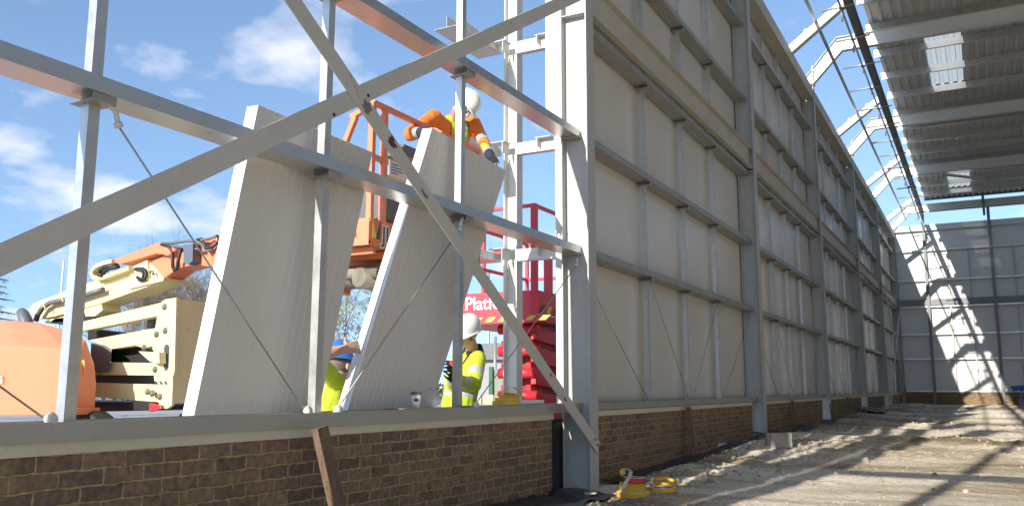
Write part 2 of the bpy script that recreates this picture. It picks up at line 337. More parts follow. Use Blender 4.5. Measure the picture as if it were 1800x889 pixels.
def text(body, p, right, up, size, parent, mat_, name='lettering', depth=.006, shear=0., bold=0.):
    c = bpy.data.curves.new('text', 'FONT'); c.body = body; c.size = size; c.extrude = depth/2; c.shear = shear; c.offset = bold
    o = bpy.data.objects.new('tmp', c); COL.objects.link(o)
    dg = bpy.context.evaluated_depsgraph_get(); me = bpy.data.meshes.new_from_object(o.evaluated_get(dg)); bpy.data.objects.remove(o)
    rt, u = V3(right).normalized(), V3(up).normalized(); n = rt.cross(u).normalized(); u = n.cross(rt)
    mw = Matrix(((rt.x, u.x, n.x, p[0]), (rt.y, u.y, n.y, p[1]), (rt.z, u.z, n.z, p[2]), (0, 0, 0, 1)))
    me.transform(mw); me.materials.clear(); me.materials.append(M[mat_])
    t = bpy.data.objects.new(name, me); COL.objects.link(t)
    if parent is not None: t.parent = parent; t.matrix_parent_inverse = Matrix.Translation(parent_world(parent)).inverted()
    return t

# ------------------------------------------------------------------ ground
COLS = [.25, 8.25, 16.17, 23.89, 32.06, 39.94, 48.80]     # column lines along the wall (Y)
YG = -3.75                                              # open near end of the hall
def sst(a, b, x): t = min(1, max(0, (x-a)/(b-a))); return t*t*(3-2*t)
def gz(x, y):
    z = .10*sst(9, 15, y)+.10*sst(16, 48, y)
    f = lambda sc, o=0.: noise.fractal(V3((x*sc+o, y*sc, o)), .9, 2.0, 5)
    strip = sst(.35, .6, noise.noise(V3((x*.10, y*.42, 4.2)))*1.2+.45)       # flat concrete strips across the hall
    rough = 1-.72*strip
    z += .034*rough*f(.9) + .034*rough*f(3.2, 3) + .022*rough*f(9, 7)
    if y > 12:                                           # trenches and kerbs between the bays
        for yc, d in ((13.6, .05), (16.6, .07), (19.4, .09), (22.6, .08), (26.4, .10), (30.5, .10), (34.5, .11), (38.5, .1), (43, .1)):
            yy = y-yc-.25*noise.noise(V3((x*.25, yc, 0)))
            z += d*(math.exp(-(yy/.35)**2) - .9*math.exp(-((yy-.75)/.3)**2))
    hx = math.exp(-((x-.55)/.5)**2)                      # spoil heaped along the foot of the wall
    if y > 8.6: z += hx*(.05+.07*max(0, noise.noise(V3((y*.7, 1.3, 0)))))*sst(8.6, 9.4, y)
    if y < 8.6: z -= .05*sst(.9, .1, x)*sst(8.6, 8, y)
    return z
def make_ground():
    xs = [-.5+i*.05 for i in range(130)]+[6+i*.25 for i in range(33)]
    ys = [-6+i*.5 for i in range(22)]; y = 5.0
    while y < 49.2: ys.append(y); y += .035*max(1, y/9)
    vs = [(x, y, gz(x, y)) for y in ys for x in xs]; nx = len(xs)
    fs = [(j*nx+i, j*nx+i+1, (j+1)*nx+i+1, (j+1)*nx+i) for j in range(len(ys)-1) for i in range(nx-1)]
    mb = MB(); mb.add(vs, fs, True); return mb.build('ground', 'ground')
struct(make_ground())
yd = MB(); 
yd.add([(-900, -600, -.12), (900, -600, -.12), (900, 900, -.12), (-900, 900, -.12)], [(0, 1, 2, 3)]); struct(yd.build('yard_ground', 'yard'))

# rubble lying on the floor (uncountable)
def rubble():
    mb = MB(); rnd = random.Random(3)
    base = bmesh.new(); bmesh.ops.create_icosphere(base, subdivisions=1, radius=1); bv = [v.co.copy() for v in base.verts]; bf = [[v.index for v in f.verts] for f in base.faces]; base.free()
    def rock(x, y, r):
        z = gz(x, y); q = Matrix.Rotation(rnd.uniform(0, 6), 3, 'Z') @ Matrix.Rotation(rnd.uniform(0, 6), 3, 'X'); o = rnd.uniform(0, 50)
        sx, sy, sz = rnd.uniform(.7, 1.3), rnd.uniform(.7, 1.3), rnd.uniform(.5, .9)
        vs = [q @ V3((c.x*sx, c.y*sy, c.z*sz))*r*(1+.35*noise.noise(c*1.7+V3((o, 0, 0)))) + V3((x, y, z+r*.25)) for c in bv]
        mb.add(vs, bf, False)
    n = 0
    while n < 9000:
        y = 6.2+42*rnd.random()**2.2; x = .15+rnd.random()**1.5*6.5
        d = noise.noise(V3((x*.5, y*.6, 9)))
        near = math.exp(-((x-.6)/.6)**2)
        if rnd.random() > .18+max(0, d)*1.6+near*.35: continue
        r = .005+.026*rnd.random()**6
        if y < 9.5 and x > .9: r *= .55
        rock(x, y, r*(1+y/45)); n += 1
    for (x, y, r) in ((.5, 9.3, .07), (.75, 9.6, .05), (.45, 9.9, .06), (.9, 9.2, .045), (.6, 10.4, .06), (.85, 10.0, .05), (.3, 9.1, .06), (1.0, 13.6, .06), (2.1, 12.2, .06), (2.55, 14, .06), (3.0, 9.6, .04), (.55, 12.6, .07), (1.2, 11.2, .05), (.8, 8.9, .05), (.6, 9.0, .06), (2.2, 20.0, .09), (3.1, 17.5, .08)): rock(x, y, r)
    tag(mb.build('rubble', 'stone'), 'pale broken stone rubble strewn over the earth floor', 'rubble', kind='stuff')
rubble()

# ------------------------------------------------------------------ steel columns of the long wall
names6 = ['nearest', 'second', 'third', 'fourth', 'fifth', 'last']
def i_section(part_fn, y, z0, z1, x0, x1, w=.205, tf=.016, tw=.012):
    pass
def column(y, label, z1=9.22, splice=False, foot=0.):
    t = thing('steel_column', label, 'column', (0, y, foot), 'grey steel columns along the long wall')
    tf, tw, D, W = .016, .012, .31, .205
    MB().box((-D+tf, y-tw/2, foot-.25), (-tf, y+tw/2, z1)).build('web', 'steel', t)
    MB().box((-tf, y-W/2, foot-.25), (0, y+W/2, z1)).build('flange', 'steel', t, .002)
    MB().box((-D, y-W/2, foot-.25), (-D+tf, y+W/2, z1)).build('flange', 'steel', t, .002)
    for z in (5.03, 5.52):                                   # stiffener plates either side of the web at the tie beam
        for s_ in (-1, 1):
            MB().box((-D+tf, y+s_*tw/2, z-.006), (-tf, y+s_*(W/2-.004), z+.006)).build('stiffener', 'steel', t)
    cp = MB().box((-D-.03, y-W/2-.03, z1), (.03, y+W/2+.03, z1+.018)); cp.build('cap_plate', 'steel', t)
    for z in (2.40, 3.66, 6.44, 7.97):
        for s_ in (-1, 1):
            MB().box((-.29, y+s_*tw/2, z-.012), (-.10, y+s_*.10, z-.004)).build('cleat', 'steel', t)
    return t
ql = {0: 'grey steel column behind the camera end of the open bay', 1: 'sunlit grey steel column where the cross brace is bolted, between open bay and clad wall',
      2: 'grey steel column with concrete block at its foot', 3: 'grey steel column beyond the block, with a loose black cable at its foot', 4: 'fourth grey steel column in the receding wall, before the two thin ones',
      5: 'grey steel column where the far tubular wall brace starts', 6: 'corner steel column where long wall meets the far gable'}
for i, y in enumerate(COLS): column(y, ql[i], foot=gz(.1, y)-.02)
column(YG, 'grey steel corner column at the open near end')

# ------------------------------------------------------------------ wall framing
ROWS = [2.48, 3.74, 5.06, 6.52, 8.05]
def girt_mesh(mb, y0, y1, zl, x0=-.32, x1=-.12, h=.08, t=.003):
    zb = zl-h
    mb.box((x0, y0, zb), (x1, y1, zb+t)); mb.box((x1-t, y0, zb+t), (x1, y1, zl)); mb.box((x0, y0, zb+t), (x0+t, y1, zl))
    mb.box((x1-.018, y0, zl-t), (x1-t, y1, zl)); return mb
def sag_mesh(mb, y, z0, z1, x=-.24, w=.062):
    t = .003; a = x-.03; b = x+.03
    mb.box((a, y-w/2, z0), (b, y-w/2+t, z1)); mb.box((b-t, y-w/2+t, z0), (b, y+w/2, z1)); mb.box((a, y-w/2+t, z0), (a+t, y+w/2, z1))
    mb.box((a+t, y+w/2-t, z0), (a+.014, y+w/2, z1)); mb.box((b-.014, y+w/2-t, z0), (b-t, y+w/2, z1)); return mb
def rod_mesh(mb, p, q, r=.0055): return mb.tube([p, q], r, 6)
def foot_hook(mb, p, s_):
    p = V3(p)
    mb.tube([p+V3((0, -.012*s_, 0)), p+V3((0, .03*s_, -.03)), p+V3((0, .045*s_, -.075)), p+V3((0, .045*s_, -.09))], .011, 8)
    mb.lathe([(0, -.016), (.026, -.016), (.030, 0), (.026, .016), (0, .016)], p+V3((.02, 0, 0)), 12, (1, .3*s_, .5)); return mb
def cleat_mesh(mb, y, zl): return mb.box((-.315, y-.065, zl-.118), (-.135, y+.065, zl-.115)).box((-.138, y-.065, zl-.115), (-.135, y+.065, zl-.0815)).box((-.315, y-.003, zl-.115), (-.138, y, zl-.0815))
def offsets(y0, y1): d = (y1-y0); return [y0+d*k for k in (.292, .505, .718)]

bayname = ['open bay', 'first clad bay', 'second clad bay', 'third clad bay', 'fourth clad bay', 'last clad bay beside the gable']
# --- clad bays
for b in range(1, 6):
    y0, y1 = COLS[b], COLS[b+1]; a, c = y0+.008, y1-.008
    lab = ['white clad wall bay between the braced column and the block column', 'second white clad wall bay, just past the concrete block',
           'third white clad wall bay with shiny streaked panels', 'fourth white clad wall bay, narrow in view', 'last white clad wall bay with a tubular cross brace before it'][b-1]
    t = thing('clad_wall_bay', lab, 'wall', (-.33, (y0+y1)/2, .8), 'clad bays of the long wall')
    n = 8; ex = (a+.0, c); wd = (ex[1]-ex[0])/n
    for k in range(n):
        ya = ex[0]+k*wd; mb = MB()
        mb.box((-.43, ya+.0015, .775), (-.334, ya+wd-.0015, 9.15)); mb.box((-.41, ya+wd-.0015, .78), (-.36, ya+wd+.0015, 9.15))
        mb.build('cladding_panel', 'clad', t, .0015)
    girt_mesh(MB(), a, c, .845).build('base_rail', 'galv_dull', t)
    prev = .768
    for z in ROWS:
        girt_mesh(MB(), a, c, z).build('girt', 'galv_dull', t)
        for y in offsets(y0, y1): cleat_mesh(MB(), y, z).build('cleat', 'galv_dull', t)
    levels = [.845]+ROWS+[9.0]
    for lo, hi in zip(levels[:-1], levels[1:]):
        for y in offsets(y0, y1): sag_mesh(MB(), y, lo-.076, hi-.119, w=.044).build('sag_bar', 'galv', t)
    o = offsets(y0, y1)
    for (ya, yb) in ((y0+.05, o[0]-.08), (o[0]+.07, o[1]-.08), (o[2]-.07, o[1]+.08), (y1-.05, o[2]+.08)):
        rod_mesh(MB(), (-.2, ya, 2.36), (-.2, yb, .82)).build('tie_rod', 'galv_dull', t)
    MB().box((-.33, a, 8.78), (-.30, c, 9.05)).build('eaves_flashing', 'galv_dull', t)
# eaves beams
for b in range(0, 6):
    y0, y1 = COLS[b], COLS[b+1]
    mb = MB(); mb.box((-.30, y0+.105, 9.10), (-.02, y1-.105, 9.115)); mb.box((-.035, y0+.105, 8.80), (-.02, y1-.105, 9.10)); mb.box((-.30, y0+.105, 8.80), (-.035, y1-.105, 8.815))
    tag(mb.build('eaves_beam', 'beam'), ['grey eaves beam over the open bay', 'eaves beam running along the top of the nearest clad bay', 'eaves beam over the second clad bay', 'eaves beam over the third clad bay', 'eaves beam over the fourth clad bay', 'eaves beam over the last clad bay beside the gable'][b], 'beam', 'eaves beams on top of the long wall')
    if b:
        mb = MB(); mb.box((-.10, y0+.02, 5.09), (-.088, y1-.02, 5.49)); mb.box((-.088, y0+.02, 5.09), (-.02, y1-.02, 5.104)); mb.box((-.088, y0+.02, 5.476), (-.02, y1-.02, 5.49))
        tt = thing('tie_beam', ['', 'stained tan tie beam above the nearest clad panels', 'tan tie beam of the second clad bay', 'tan tie beam of the third clad bay', 'tan tie beam of the fourth clad bay', 'tan tie beam of the last clad bay'][b], 'beam', (-.06, (y0+y1)/2, 5.3), 'tan tie beams between the wall columns')
        mb.build('channel', 'beam', tt)
        for s_, yy in ((1, y0), (-1, y1)): MB().box((-.20, yy+s_*.008, 5.12), (-.105, yy+s_*.10, 5.46)).build('end_plate', 'steel', tt)
# --- open bay
y0, y1 = COLS[0], COLS[1]; a, c = y0+.008, y1-.008
t = thing('sill_rail', 'long galvanised channel lying on the brick wall of the open bay', 'rail', (-.22, 4, .77))
girt_mesh(MB(), a, c, .845, -.34, -.12, .085, .003).build('channel', 'rail', t)
MB().box((-.121, 1.9, .772), (-.118, 2.05, .838)).build('lap_joint', 'galv', t)
for z, l in ((2.475, 'lower galvanised wall girt crossing the open bay, behind the cross brace'), (3.735, 'upper galvanised wall girt of the open bay, reflecting orange beneath'), (6.5, 'topmost galvanised girt of the open bay')):
    t = thing('wall_girt', l, 'girt', (-.22, 4, z), 'galvanised girts of the open bay')
    girt_mesh(MB(), a, c, z).build('channel', 'girt', t)
    for y in offsets(y0, y1): cleat_mesh(MB(), y, z).build('cleat', 'galv_dull', t)
    for yy, s_ in ((c, -1),): MB().box((-.27, yy-.10, z-.10), (-.13, yy, z-.083)).build('end_cleat', 'galv_dull', t)
lv = [.845, 2.475, 3.735, 6.5]
o = offsets(y0, y1)
for k, y in enumerate(o):
    t = thing('sag_post', ['galvanised post nearest the camera, left of the leaning panels', 'galvanised post standing in front of the upright leaning panel', 'galvanised post between the tilted panel and the white helmeted man'][k], 'post', (-.24, y, .77), 'galvanised posts of the open bay')
    for lo, hi in zip(lv[:-1], lv[1:]): sag_mesh(MB(), y, lo-.076, hi-.119).build('bar_length', 'galv', t)
rods = [((y0+.05, o[0]-.14), 'thin tie rod sloping down to the foot of the first post'), ((o[0]+.10, o[1]-.17), 'thin tie rod from white bracket down across the upright panel'), ((o[2]-.12, o[1]+.11), 'thin tie rod crossing the tilted panel down to the middle post'), ((y1-.05, o[2]+.13), 'thin tie rod running down from the sunlit column past the white post')]
for (ya, yb), l in rods:
    t = thing('tie_rod', l, 'rod', (-.16, yb, .78), 'thin tie rods of the open bay'); s_ = 1 if yb > ya else -1
    rod_mesh(MB(), (-.16, ya, 2.27), (-.16, yb, .85), .005).build('rod', 'galv_dull', t)
    foot_hook(MB(), (-.16, yb, .86), s_).build('lower_hook', 'white_steel', t)
    mb = MB(); mb.tube([(-.20, ya-.10*s_, 2.37), (-.17, ya-.06*s_, 2.375), (-.16, ya-.02*s_, 2.335), (-.16, ya, 2.275)], .013, 8); mb.lathe([(0, -.012), (.02, -.012), (.022, .012), (0, .02)], (-.16, ya, 2.275), 10, (0, .55*s_, -1)); mb.build('upper_hook', 'white_steel', t)
# X brace
def flat(mb, p, q, w, x0, x1):
    p, q = V3(p), V3(q); d = (q-p).normalized(); s_ = d.cross(V3((1, 0, 0)))*w/2
    return mb.prism([V3((x0, *(p+s_).yz)), V3((x0, *(p-s_).yz)), V3((x0, *(q-s_).yz)), V3((x0, *(q+s_).yz))], (x1-x0, 0, 0))
t = thing('cross_brace', 'big grey X brace of flat steel bars crossing the open bay', 'brace', (0, 4.25, 2.8))
flat(MB(), (0, .30, .42), (0, 8.22, 5.30), .125, .002, .012).build('brace_bar', 'brace', t, .0015)
mb = MB(); flat(mb, (0, .30, 5.40), (0, 8.30, .40), .125, .0125, .0225)
d = (V3((0, 8.30, .40))-V3((0, .3, 5.4))).normalized(); nrm = d.cross(V3((1, 0, 0)))*(-.0625)
p_, q_ = V3((0.0, .30, 5.40))+nrm, V3((0., 8.2, .4625))+nrm
mb.build('brace_bar', 'brace', t, .0015)
M['stain'] = mat('red_brown_primer_stain', (.11, .035, .03), .7, var=.4, vscale=25)
M['smear'] = mat('grey_brown_smear', (.20, .165, .13), .75, var=.3, vscale=25)
def stain(mb, f, off, L_, W_, seed):
    p0, p1 = V3((0, .30, 5.40)), V3((0, 8.30, .40)); d_ = (p1-p0).normalized(); s_ = V3((1, 0, 0)).cross(d_); c_ = p0.lerp(p1, f)+s_*off; pts = []
    for k in range(22):
        a_ = 2*math.pi*k/22; rr_ = 1+.75*noise.noise(V3((math.cos(a_)*1.6, math.sin(a_)*1.6, seed)))+.3*noise.noise(V3((math.cos(a_)*5, math.sin(a_)*5, seed)))
        q_ = c_+d_*math.cos(a_)*L_*rr_+s_*max(-.058-off, min(.058-off, math.sin(a_)*W_*rr_)); pts.append((.0225, q_.y, q_.z))
    mb.prism(pts, (.0008, 0, 0))
for a_ in ((.548, .012, .050, .030, 2.), (.90, -.01, .035, .012, 5.)): stn = MB(); stain(stn, *a_); stn.build('primer_stain', 'stain', t)
for a_ in ((.512, .01, .05, .035, 3.), (.60, -.01, .05, .018, 7.), (.86, .02, .03, .012, 8.), (.40, -.02, .05, .012, 9.)): smr = MB(); stain(smr, *a_); smr.build('smear', 'smear', t)
mb = MB(); mb.bar((.026, 4.32, 2.88), (.026, 4.20, 3.02), .004, .006, (1, 0, 0)); mb.build('weld', 'steel', t)
for yy, zz in ((8.19, .49), (8.26, .43)):
    mb = MB(); mb.lathe([(0, 0), (.020, 0), (.020, .004), (.014, .004), (.014, .018), (0, .018)], (.0225, yy, zz), 6, (1, 0, 0), False); mb.tube([(.03, yy, zz), (.065, yy, zz)], .007, 6); mb.build('bolt', 'galv_dull', t)
for yy, zz in ((4.42, 2.93), (4.08, 2.70), (7.6, 4.94)):
    MB().lathe([(0, 0), (.011, 0), (.011, .006), (0, .006)], (.0125, yy, zz), 8, (1, 0, 0)).build('bolt', 'black', t)

# near clad bay behind the camera end (keeps the low sun out of the left foreground)
t = thing('clad_wall_bay', 'white clad wall bay at the open near end', 'wall', (-.35, -1.7, .8), 'clad bays of the long wall')
for k in range(4): MB().box((-.43, YG+.12+k*.94, .775), (-.334, YG+.12+k*.94+.937, 9.15)).build('cladding_panel', 'clad', t)

# ------------------------------------------------------------------ brick plinth walls, timber props
def brick_wall(ya, yb, label, foot=-.3):
    t = thing('brick_wall', label, 'wall', (-.26, (ya+yb)/2, 0), 'low brown brick walls under the rails')
    MB().box((-.37, ya, foot), (-.15, yb, .700)).build('brickwork', 'brick', t)
    MB().box((-.385, ya-.03, .7005), (-.142, yb+.03, .759)).build('cream_trim', 'trim', t, .002)
brick_wall(-3.6, 7.56, 'low brown brick wall under the open bay, mortar squeezed from its joints')
wl = ['low brick wall behind the tape rolls, under the first clad bay', 'low brick wall behind the concrete block, under the second clad bay', 'low brick wall under the third clad bay', 'low brick wall under the fourth clad bay', 'low brick wall under the last clad bay']
for b in range(1, 6): brick_wall(COLS[b]+.19, COLS[b+1]-.42, wl[b-1])
mb = MB(); mb.box((-.37, 7.6, -.2), (-.33, 8.24, .69)); tag(mb.build('gap_shade', 'black'), 'black sheet for the shade in the gap beside the sunlit column', 'board')  # black sheet stands in for the shade inside the open gap
# squeezed mortar (snots) along some joints of the open bay
rnd = random.Random(11); mb = MB()
for k in range(46):
    yy = rnd.uniform(2.4, 7.3); row = rnd.randint(1, 8); z = .70-.075*row+.002; L = rnd.uniform(.05, .24); n = 7; pts = []; rr = []
    for i in range(n+1):
        pts.append((-.147, yy+L*i/n, z-.006*rnd.random()-.004*math.sin(i))); rr.append(.0035+.006*rnd.random() if 0 < i < n else .002)
    mb.tube(pts, rr, 5)
    if rnd.random() < .5: mb.tube([(-.147, yy+L*.5, z), (-.144, yy+L*.5+.004, z-.022), (-.146, yy+L*.5+.006, z-.036)], [.008, .007, .002], 5)
ow = [x for x in bpy.data.objects if x.get('label', '').startswith('low brown brick wall under the open')][0]
M['mortar'] = mat('sandy_mortar', (.36, .27, .13), .95, var=.2, bump=.4)
mb.build('squeezed_mortar', 'mortar', ow)
for (p, q, wv, l) in ((( .005, 4.06, .765), (.14, 4.22, -.04), .10, 'weathered timber prop leaning on the brick wall of the open bay'),
                  ((-.07, 11.70, .745), (.0, 11.64, -.02), .10, 'brown timber prop against the brick wall behind the tape rolls'),
                  ((-.07, 19.1, .745), (.0, 19.05, .05), .10, 'brown timber prop against the wall past the concrete block'),
                  ((-.07, 27.6, .745), (.0, 27.6, .1), .10, 'pale timber prop against the third clad bay')):
    mb = MB(); mb.bar(p, q, wv, .05, (1, 0, .1)); tag(mb.build('timber_prop', 'timber', None, .004), l, 'timber', 'timber props along the brick walls')

# ------------------------------------------------------------------ roof: mansard rafters, deck, purlins
ZR0, ZR1 = 10.06, 10.43; XE = 13.0
raf_l = ['cranked white roof rafter over the open bay', 'cranked white roof rafter at the sunlit column', 'cranked rafter above the block column', 'cranked white roof rafter nearest in view, over the third column', 'second cranked white rafter in view', 'third cranked white rafter in view', 'cranked rafter against the far gable']
def rafter(y, label):
    t = thing('roof_rafter', label, 'rafter', (0, y, 9.24), 'cranked roof rafters')
    z0 = 9.245
    top = [(-.30, 9.33), (.66, ZR1), (XE, ZR1)]; bot = [(0.0, z0), (.79, ZR0), (XE, ZR0)]
    pr = lambda x, z: V3((x, y-.006, z))
    MB().prism([pr(-.30, z0), pr(0, z0), pr(.79, ZR0), pr(XE, ZR0), pr(XE, ZR1), pr(.66, ZR1), pr(-.30, 9.33)], (0, .012, 0)).build('web', 'white_steel', t)
    def fl(pl, s_):
        mb = MB()
        for (x0, zz0), (x1, zz1) in zip(pl[:-1], pl[1:]):
            mb.prism([(x0, y-.085, zz0), (x1, y-.085, zz1), (x1, y-.085, zz1+s_*.014), (x0, y-.085, zz0+s_*.014)], (0, .17, 0))
        mb.build('flange', 'white_steel', t)
    fl(top, 1); fl(bot, -1)
    MB().box((-.01, y-.095, 9.24), (.012, y+.095, 9.75)).build('splice_plate', 'white_steel', t)
    for k in range(3): MB().tube([(.012, y-.05, 9.36+k*.12), (.045, y-.05, 9.36+k*.12)], .014, 6).build('bolt', 'galv_dull', t)
for i, y in enumerate(COLS): rafter(y, raf_l[i])
rafter(YG, 'cranked rafter over the open near end')
# mid-bay glazing bars
for b in range(0, 6):
    y = (COLS[b]+COLS[b+1])/2+.85
    t = thing('eaves_strut', ['straight bright strut at the eaves over the open bay', 'straight eaves strut over the first clad bay', 'straight sunlit eaves strut nearest in view, top centre of the roof gap', 'second straight sunlit eaves strut', 'third straight sunlit eaves strut', 'straight eaves strut nearest the gable'][b], 'strut', (0, y, 9.1), 'straight eaves struts between rafters')
    MB().bar((-.12, y, 9.10), (1.28, y, 10.12), .19, .20, (0, 1, 0)).build('strut', 'white_steel', t, .004)
    for f_ in (.35, .75): MB().bar((-.12+1.4*f_-.09, y+.02, 9.10+1.02*f_+.11), (-.12+1.4*f_-.03, y+.02, 9.1+1.02*f_+.16), .05, .03, (0, 1, 0)).build('lug', 'galv_dull', t)
# purlins along the building
mb = MB(); mb.box((.55, YG, 9.70), (.63, 48.7, 9.705)); mb.box((.55, YG, 9.705), (.555, 48.7, 9.79)); tag(mb.build('slope_purlin', 'galv'), 'long galvanised purlin running down the eaves slope under the rafters', 'purlin')
t = thing('edge_beam', 'dark steel edge beam where the roof deck begins', 'beam', (1.37, 22, 9.9))
mb = MB(); mb.box((1.30, YG, 9.78), (1.46, 48.7, 9.79)); mb.box((1.375, YG, 9.79), (1.385, 48.7, 10.03)); mb.box((1.30, YG, 10.03), (1.46, 48.7, 10.04)); mb.build('i_beam', 'dark_steel', t)
MB().tube([(1.225, YG, 9.72), (1.225, 48.6, 9.72)], .026, 8).build('scaffold_rail', 'galv', t)
k = 0
for y in np.arange(18.3, 47.5, 2.05):
    y = float(y)+.15*math.sin(y*3); L = .55+.3*abs(math.sin(y*1.7))
    t = thing('scaffold_tube', 'short scaffold tubes clamped to the roof edge beam', 'scaffold tube', (1.3, y, 9.72), 'scaffold tubes along the roof edge')
    MB().tube([(1.62-.1*math.sin(y), y, 9.735), (1.62-.2-L, y, 9.70)], .026, 8).build('cross_tube', 'galv_dull', t)
    MB().tube([(1.24, y+.06, 9.80), (1.24, y+.06, 9.45-.1*math.sin(y*2.3))], .024, 8).build('upright_tube', 'galv_dull', t)
    MB().box((1.19, y-.04, 9.69), (1.30, y+.09, 9.78)).build('coupler', 'dark_steel', t)
# deck with trapezoidal ribs running along the building
ZD = 10.70
def deck_strip(mb, x0, x1, y0, y1, z):
    p = .25; pr = [(0, 0), (.10, 0), (.12, .05), (.23, .05), (.25, 0)]; pts = []
    i0 = int(math.floor(x0/p)); x = i0*p
    while x < x1:
        for dxx, dz in pr[:-1]:
            xx = x+dxx
            if x0 <= xx <= x1: pts.append((xx, dz))
        x += p
    pts = [(x0, pts[0][1])]+pts+[(x1, pts[-1][1])]
    vs = []; 
    for yy in (y0, y1):
        for (xx, dz) in pts: vs.append((xx, yy, z+dz))
    n = len(pts); mb.add(vs, [(i, i+1, n+i+1, n+i) for i in range(n-1)])
t = thing('roof_deck', 'profiled metal roof sheeting over purlins with clear rooflights', 'roof', (7, 22, ZD))
mb = MB()
lights = [(24.2, 30.1), (40.3, 46.4), (8.6, 14.3)]
segs = []; y = YG-.2
for (l0, l1) in sorted(lights):
    segs.append((y, l0, False)); segs.append((l0, l1, True)); y = l1
segs.append((y, 49.0, False))
for (ya, yb, li) in segs:
    if not li: deck_strip(mb, 1.5, XE, ya, yb, ZD)
    else:
        deck_strip(mb, 1.5, 2.72, ya, yb, ZD); deck_strip(mb, 3.66, XE, ya, yb, ZD)
        r = MB(); deck_strip(r, 2.72, 3.66, ya, yb, ZD+.003); r.build('rooflight', 'rooflight', t)
dk = mb.build('sheeting', 'deck', t); so = dk.modifiers.new('thick', 'SOLIDIFY'); so.thickness = .04; so.offset = 1
rows_p = [YG+2.0]
for b in range(6):
    y0, y1 = COLS[b], COLS[b+1]
    for k in (1, 2, 3):
        y = y0+(y1-y0)*k/4; mb = MB()
        mb.box((1.42, y-.04, 10.45), (XE, y-.037, 10.66)); mb.box((1.42, y-.037, 10.45), (XE, y+.04, 10.453)); mb.box((1.42, y-.037, 10.657), (XE, y+.04, 10.66)); mb.box((1.42, y+.037, 10.453), (XE, y+.04, 10.47))
        mb.build('purlin', 'galv', t)
    for y in (y0, ):
        MB().box((1.42, y-.03, 10.445), (XE, y+.03, 10.66)).build('purlin', 'galv_dull', t)
for X in (3.72, 7.2):
    MB().tube([(X, YG, 10.52), (X, 48.7, 10.52)], .012, 6).build('sag_rod', 'galv_dull', t)
tag(MB().tube([(2.6, 39.9, 9.95), (9.5, 47.5, 9.95)], .06, 10).build('wind_brace', 'steel'), 'round tube wind brace slanting under the far roof', 'brace')
# far row of columns under the roof (outside the view)
for y in COLS+[YG]:
    mb = MB(); mb.box((XE-.3, y-.1, -.2), (XE-.284, y+.1, ZR0-.016)); mb.box((XE-.016, y-.1, -.2), (XE, y+.1, ZR0-.016)); mb.box((XE-.284, y-.006, -.2), (XE-.016, y+.006, ZR0-.016))
    tag(mb.build('steel_column', 'steel'), 'grey steel column of the opposite row', 'column', 'columns of the opposite row')

t = thing('added_side_wall', 'unseen clad wall on the right side, added to hold back sky light', 'wall', (XE+.1, 22, 0))
MB().box((XE+.02, YG, -.2), (XE+.12, 49, 8.2)).build('cladding_panel', 'clad', t)  # unseen wall, added and cut to this height to limit sky light

# ------------------------------------------------------------------ far gable
YW = 48.95
t = thing('gable_wall', 'far gable wall of pale panels on galvanised rails', 'wall', (4, YW, 0))
for k in range(14):
    xa = -.31+k*.95
    MB().box((xa+.001, YW+.10, .775), (xa+.949, YW+.2, 9.36)).box((xa+.949, YW+.12, .78), (xa+.951, YW+.18, 9.36)).build('cladding_panel', 'clad_far', t, .0015)
def rail_far(z, h=.075, matn='galv'):
    MB().box((.0, YW-.09, z-.003), (XE, YW+.09, z)).box((.0, YW-.093, z-h), (XE, YW-.09, z)).build('rail', matn, t)
for z in (.905, 2.52, 3.77, 5.17, 6.53, 8.08): rail_far(z)
MB().box((0, YW-.06, 5.22), (XE, YW-.045, 5.52)).box((0, YW-.045, 5.22), (XE, YW+.03, 5.235)).box((0, YW-.045, 5.505), (XE, YW+.03, 5.52)).build('tie_beam', 'gable_steel', t)
MB().box((-.43, 48.80, .775), (-.312, YW+.2, 9.36)).build('corner_panel', 'clad', t)
MB().box((-.37, 48.4, -.2), (-.15, YW+.2, .76)).build('corner_brickwork', 'brick', t)
MB().box((0, YW-.1, 9.08), (XE, YW-.09, 9.38)).box((0, YW-.09, 9.365), (XE, YW+.2, 9.38)).build('top_flashing', 'clad_far', t)
for xs_, pat in (((2.36, 3.33), 1), ((5.3, 6.3), 1)):
    for X in xs_:
        for lo, hi in ((.905, 2.44), (2.52, 3.69), (3.77, 5.09), (5.52, 6.45), (6.53, 8.0)):
            MB().box((X-.03, YW-.05, lo), (X+.03, YW-.047, hi)).box((X-.03, YW-.047, lo), (X-.027, YW+.02, hi)).build('sag_bar', 'galv_dull', t)
t2 = thing('brick_wall', 'low brick wall under the far gable', 'wall', (4, YW, 0), 'low brown brick walls under the rails')
MB().box((-.05, YW-.05, -.2), (XE, YW+.2, .82)).build('brickwork', 'brick', t2)
for X, l in ((1.36, 'slim steel gable post rising to the roof edge beam'), (4.36, 'steel gable post at the right edge of the sun patches'), (7.4, 'third steel gable post, right of the view'), (10.3, 'fourth steel gable post')):
    tp = thing('gable_post', l, 'post', (X, YW, .1), 'steel gable posts')
    yy = YW-.12
    MB().box((X-.07, yy-.10, .0), (X+.07, yy-.088, 10.04)).build('flange', 'gable_steel', tp); MB().box((X-.07, yy-.012, .0), (X+.07, yy, 10.04)).build('flange', 'gable_steel', tp); MB().box((X-.005, yy-.088, 0), (X+.005, yy-.012, 10.04)).build('web', 'gable_steel', tp)
for z, h, l in ((10.0, .04, 'thin steel tube across the top of the gable opening'), (10.62, .2, 'upper dark steel beam above the gable opening')):
    tag(MB().box((1.5, YW-.25, z), (XE, YW-.19, z+h)).build('gable_beam', 'dark_steel'), l, 'beam')
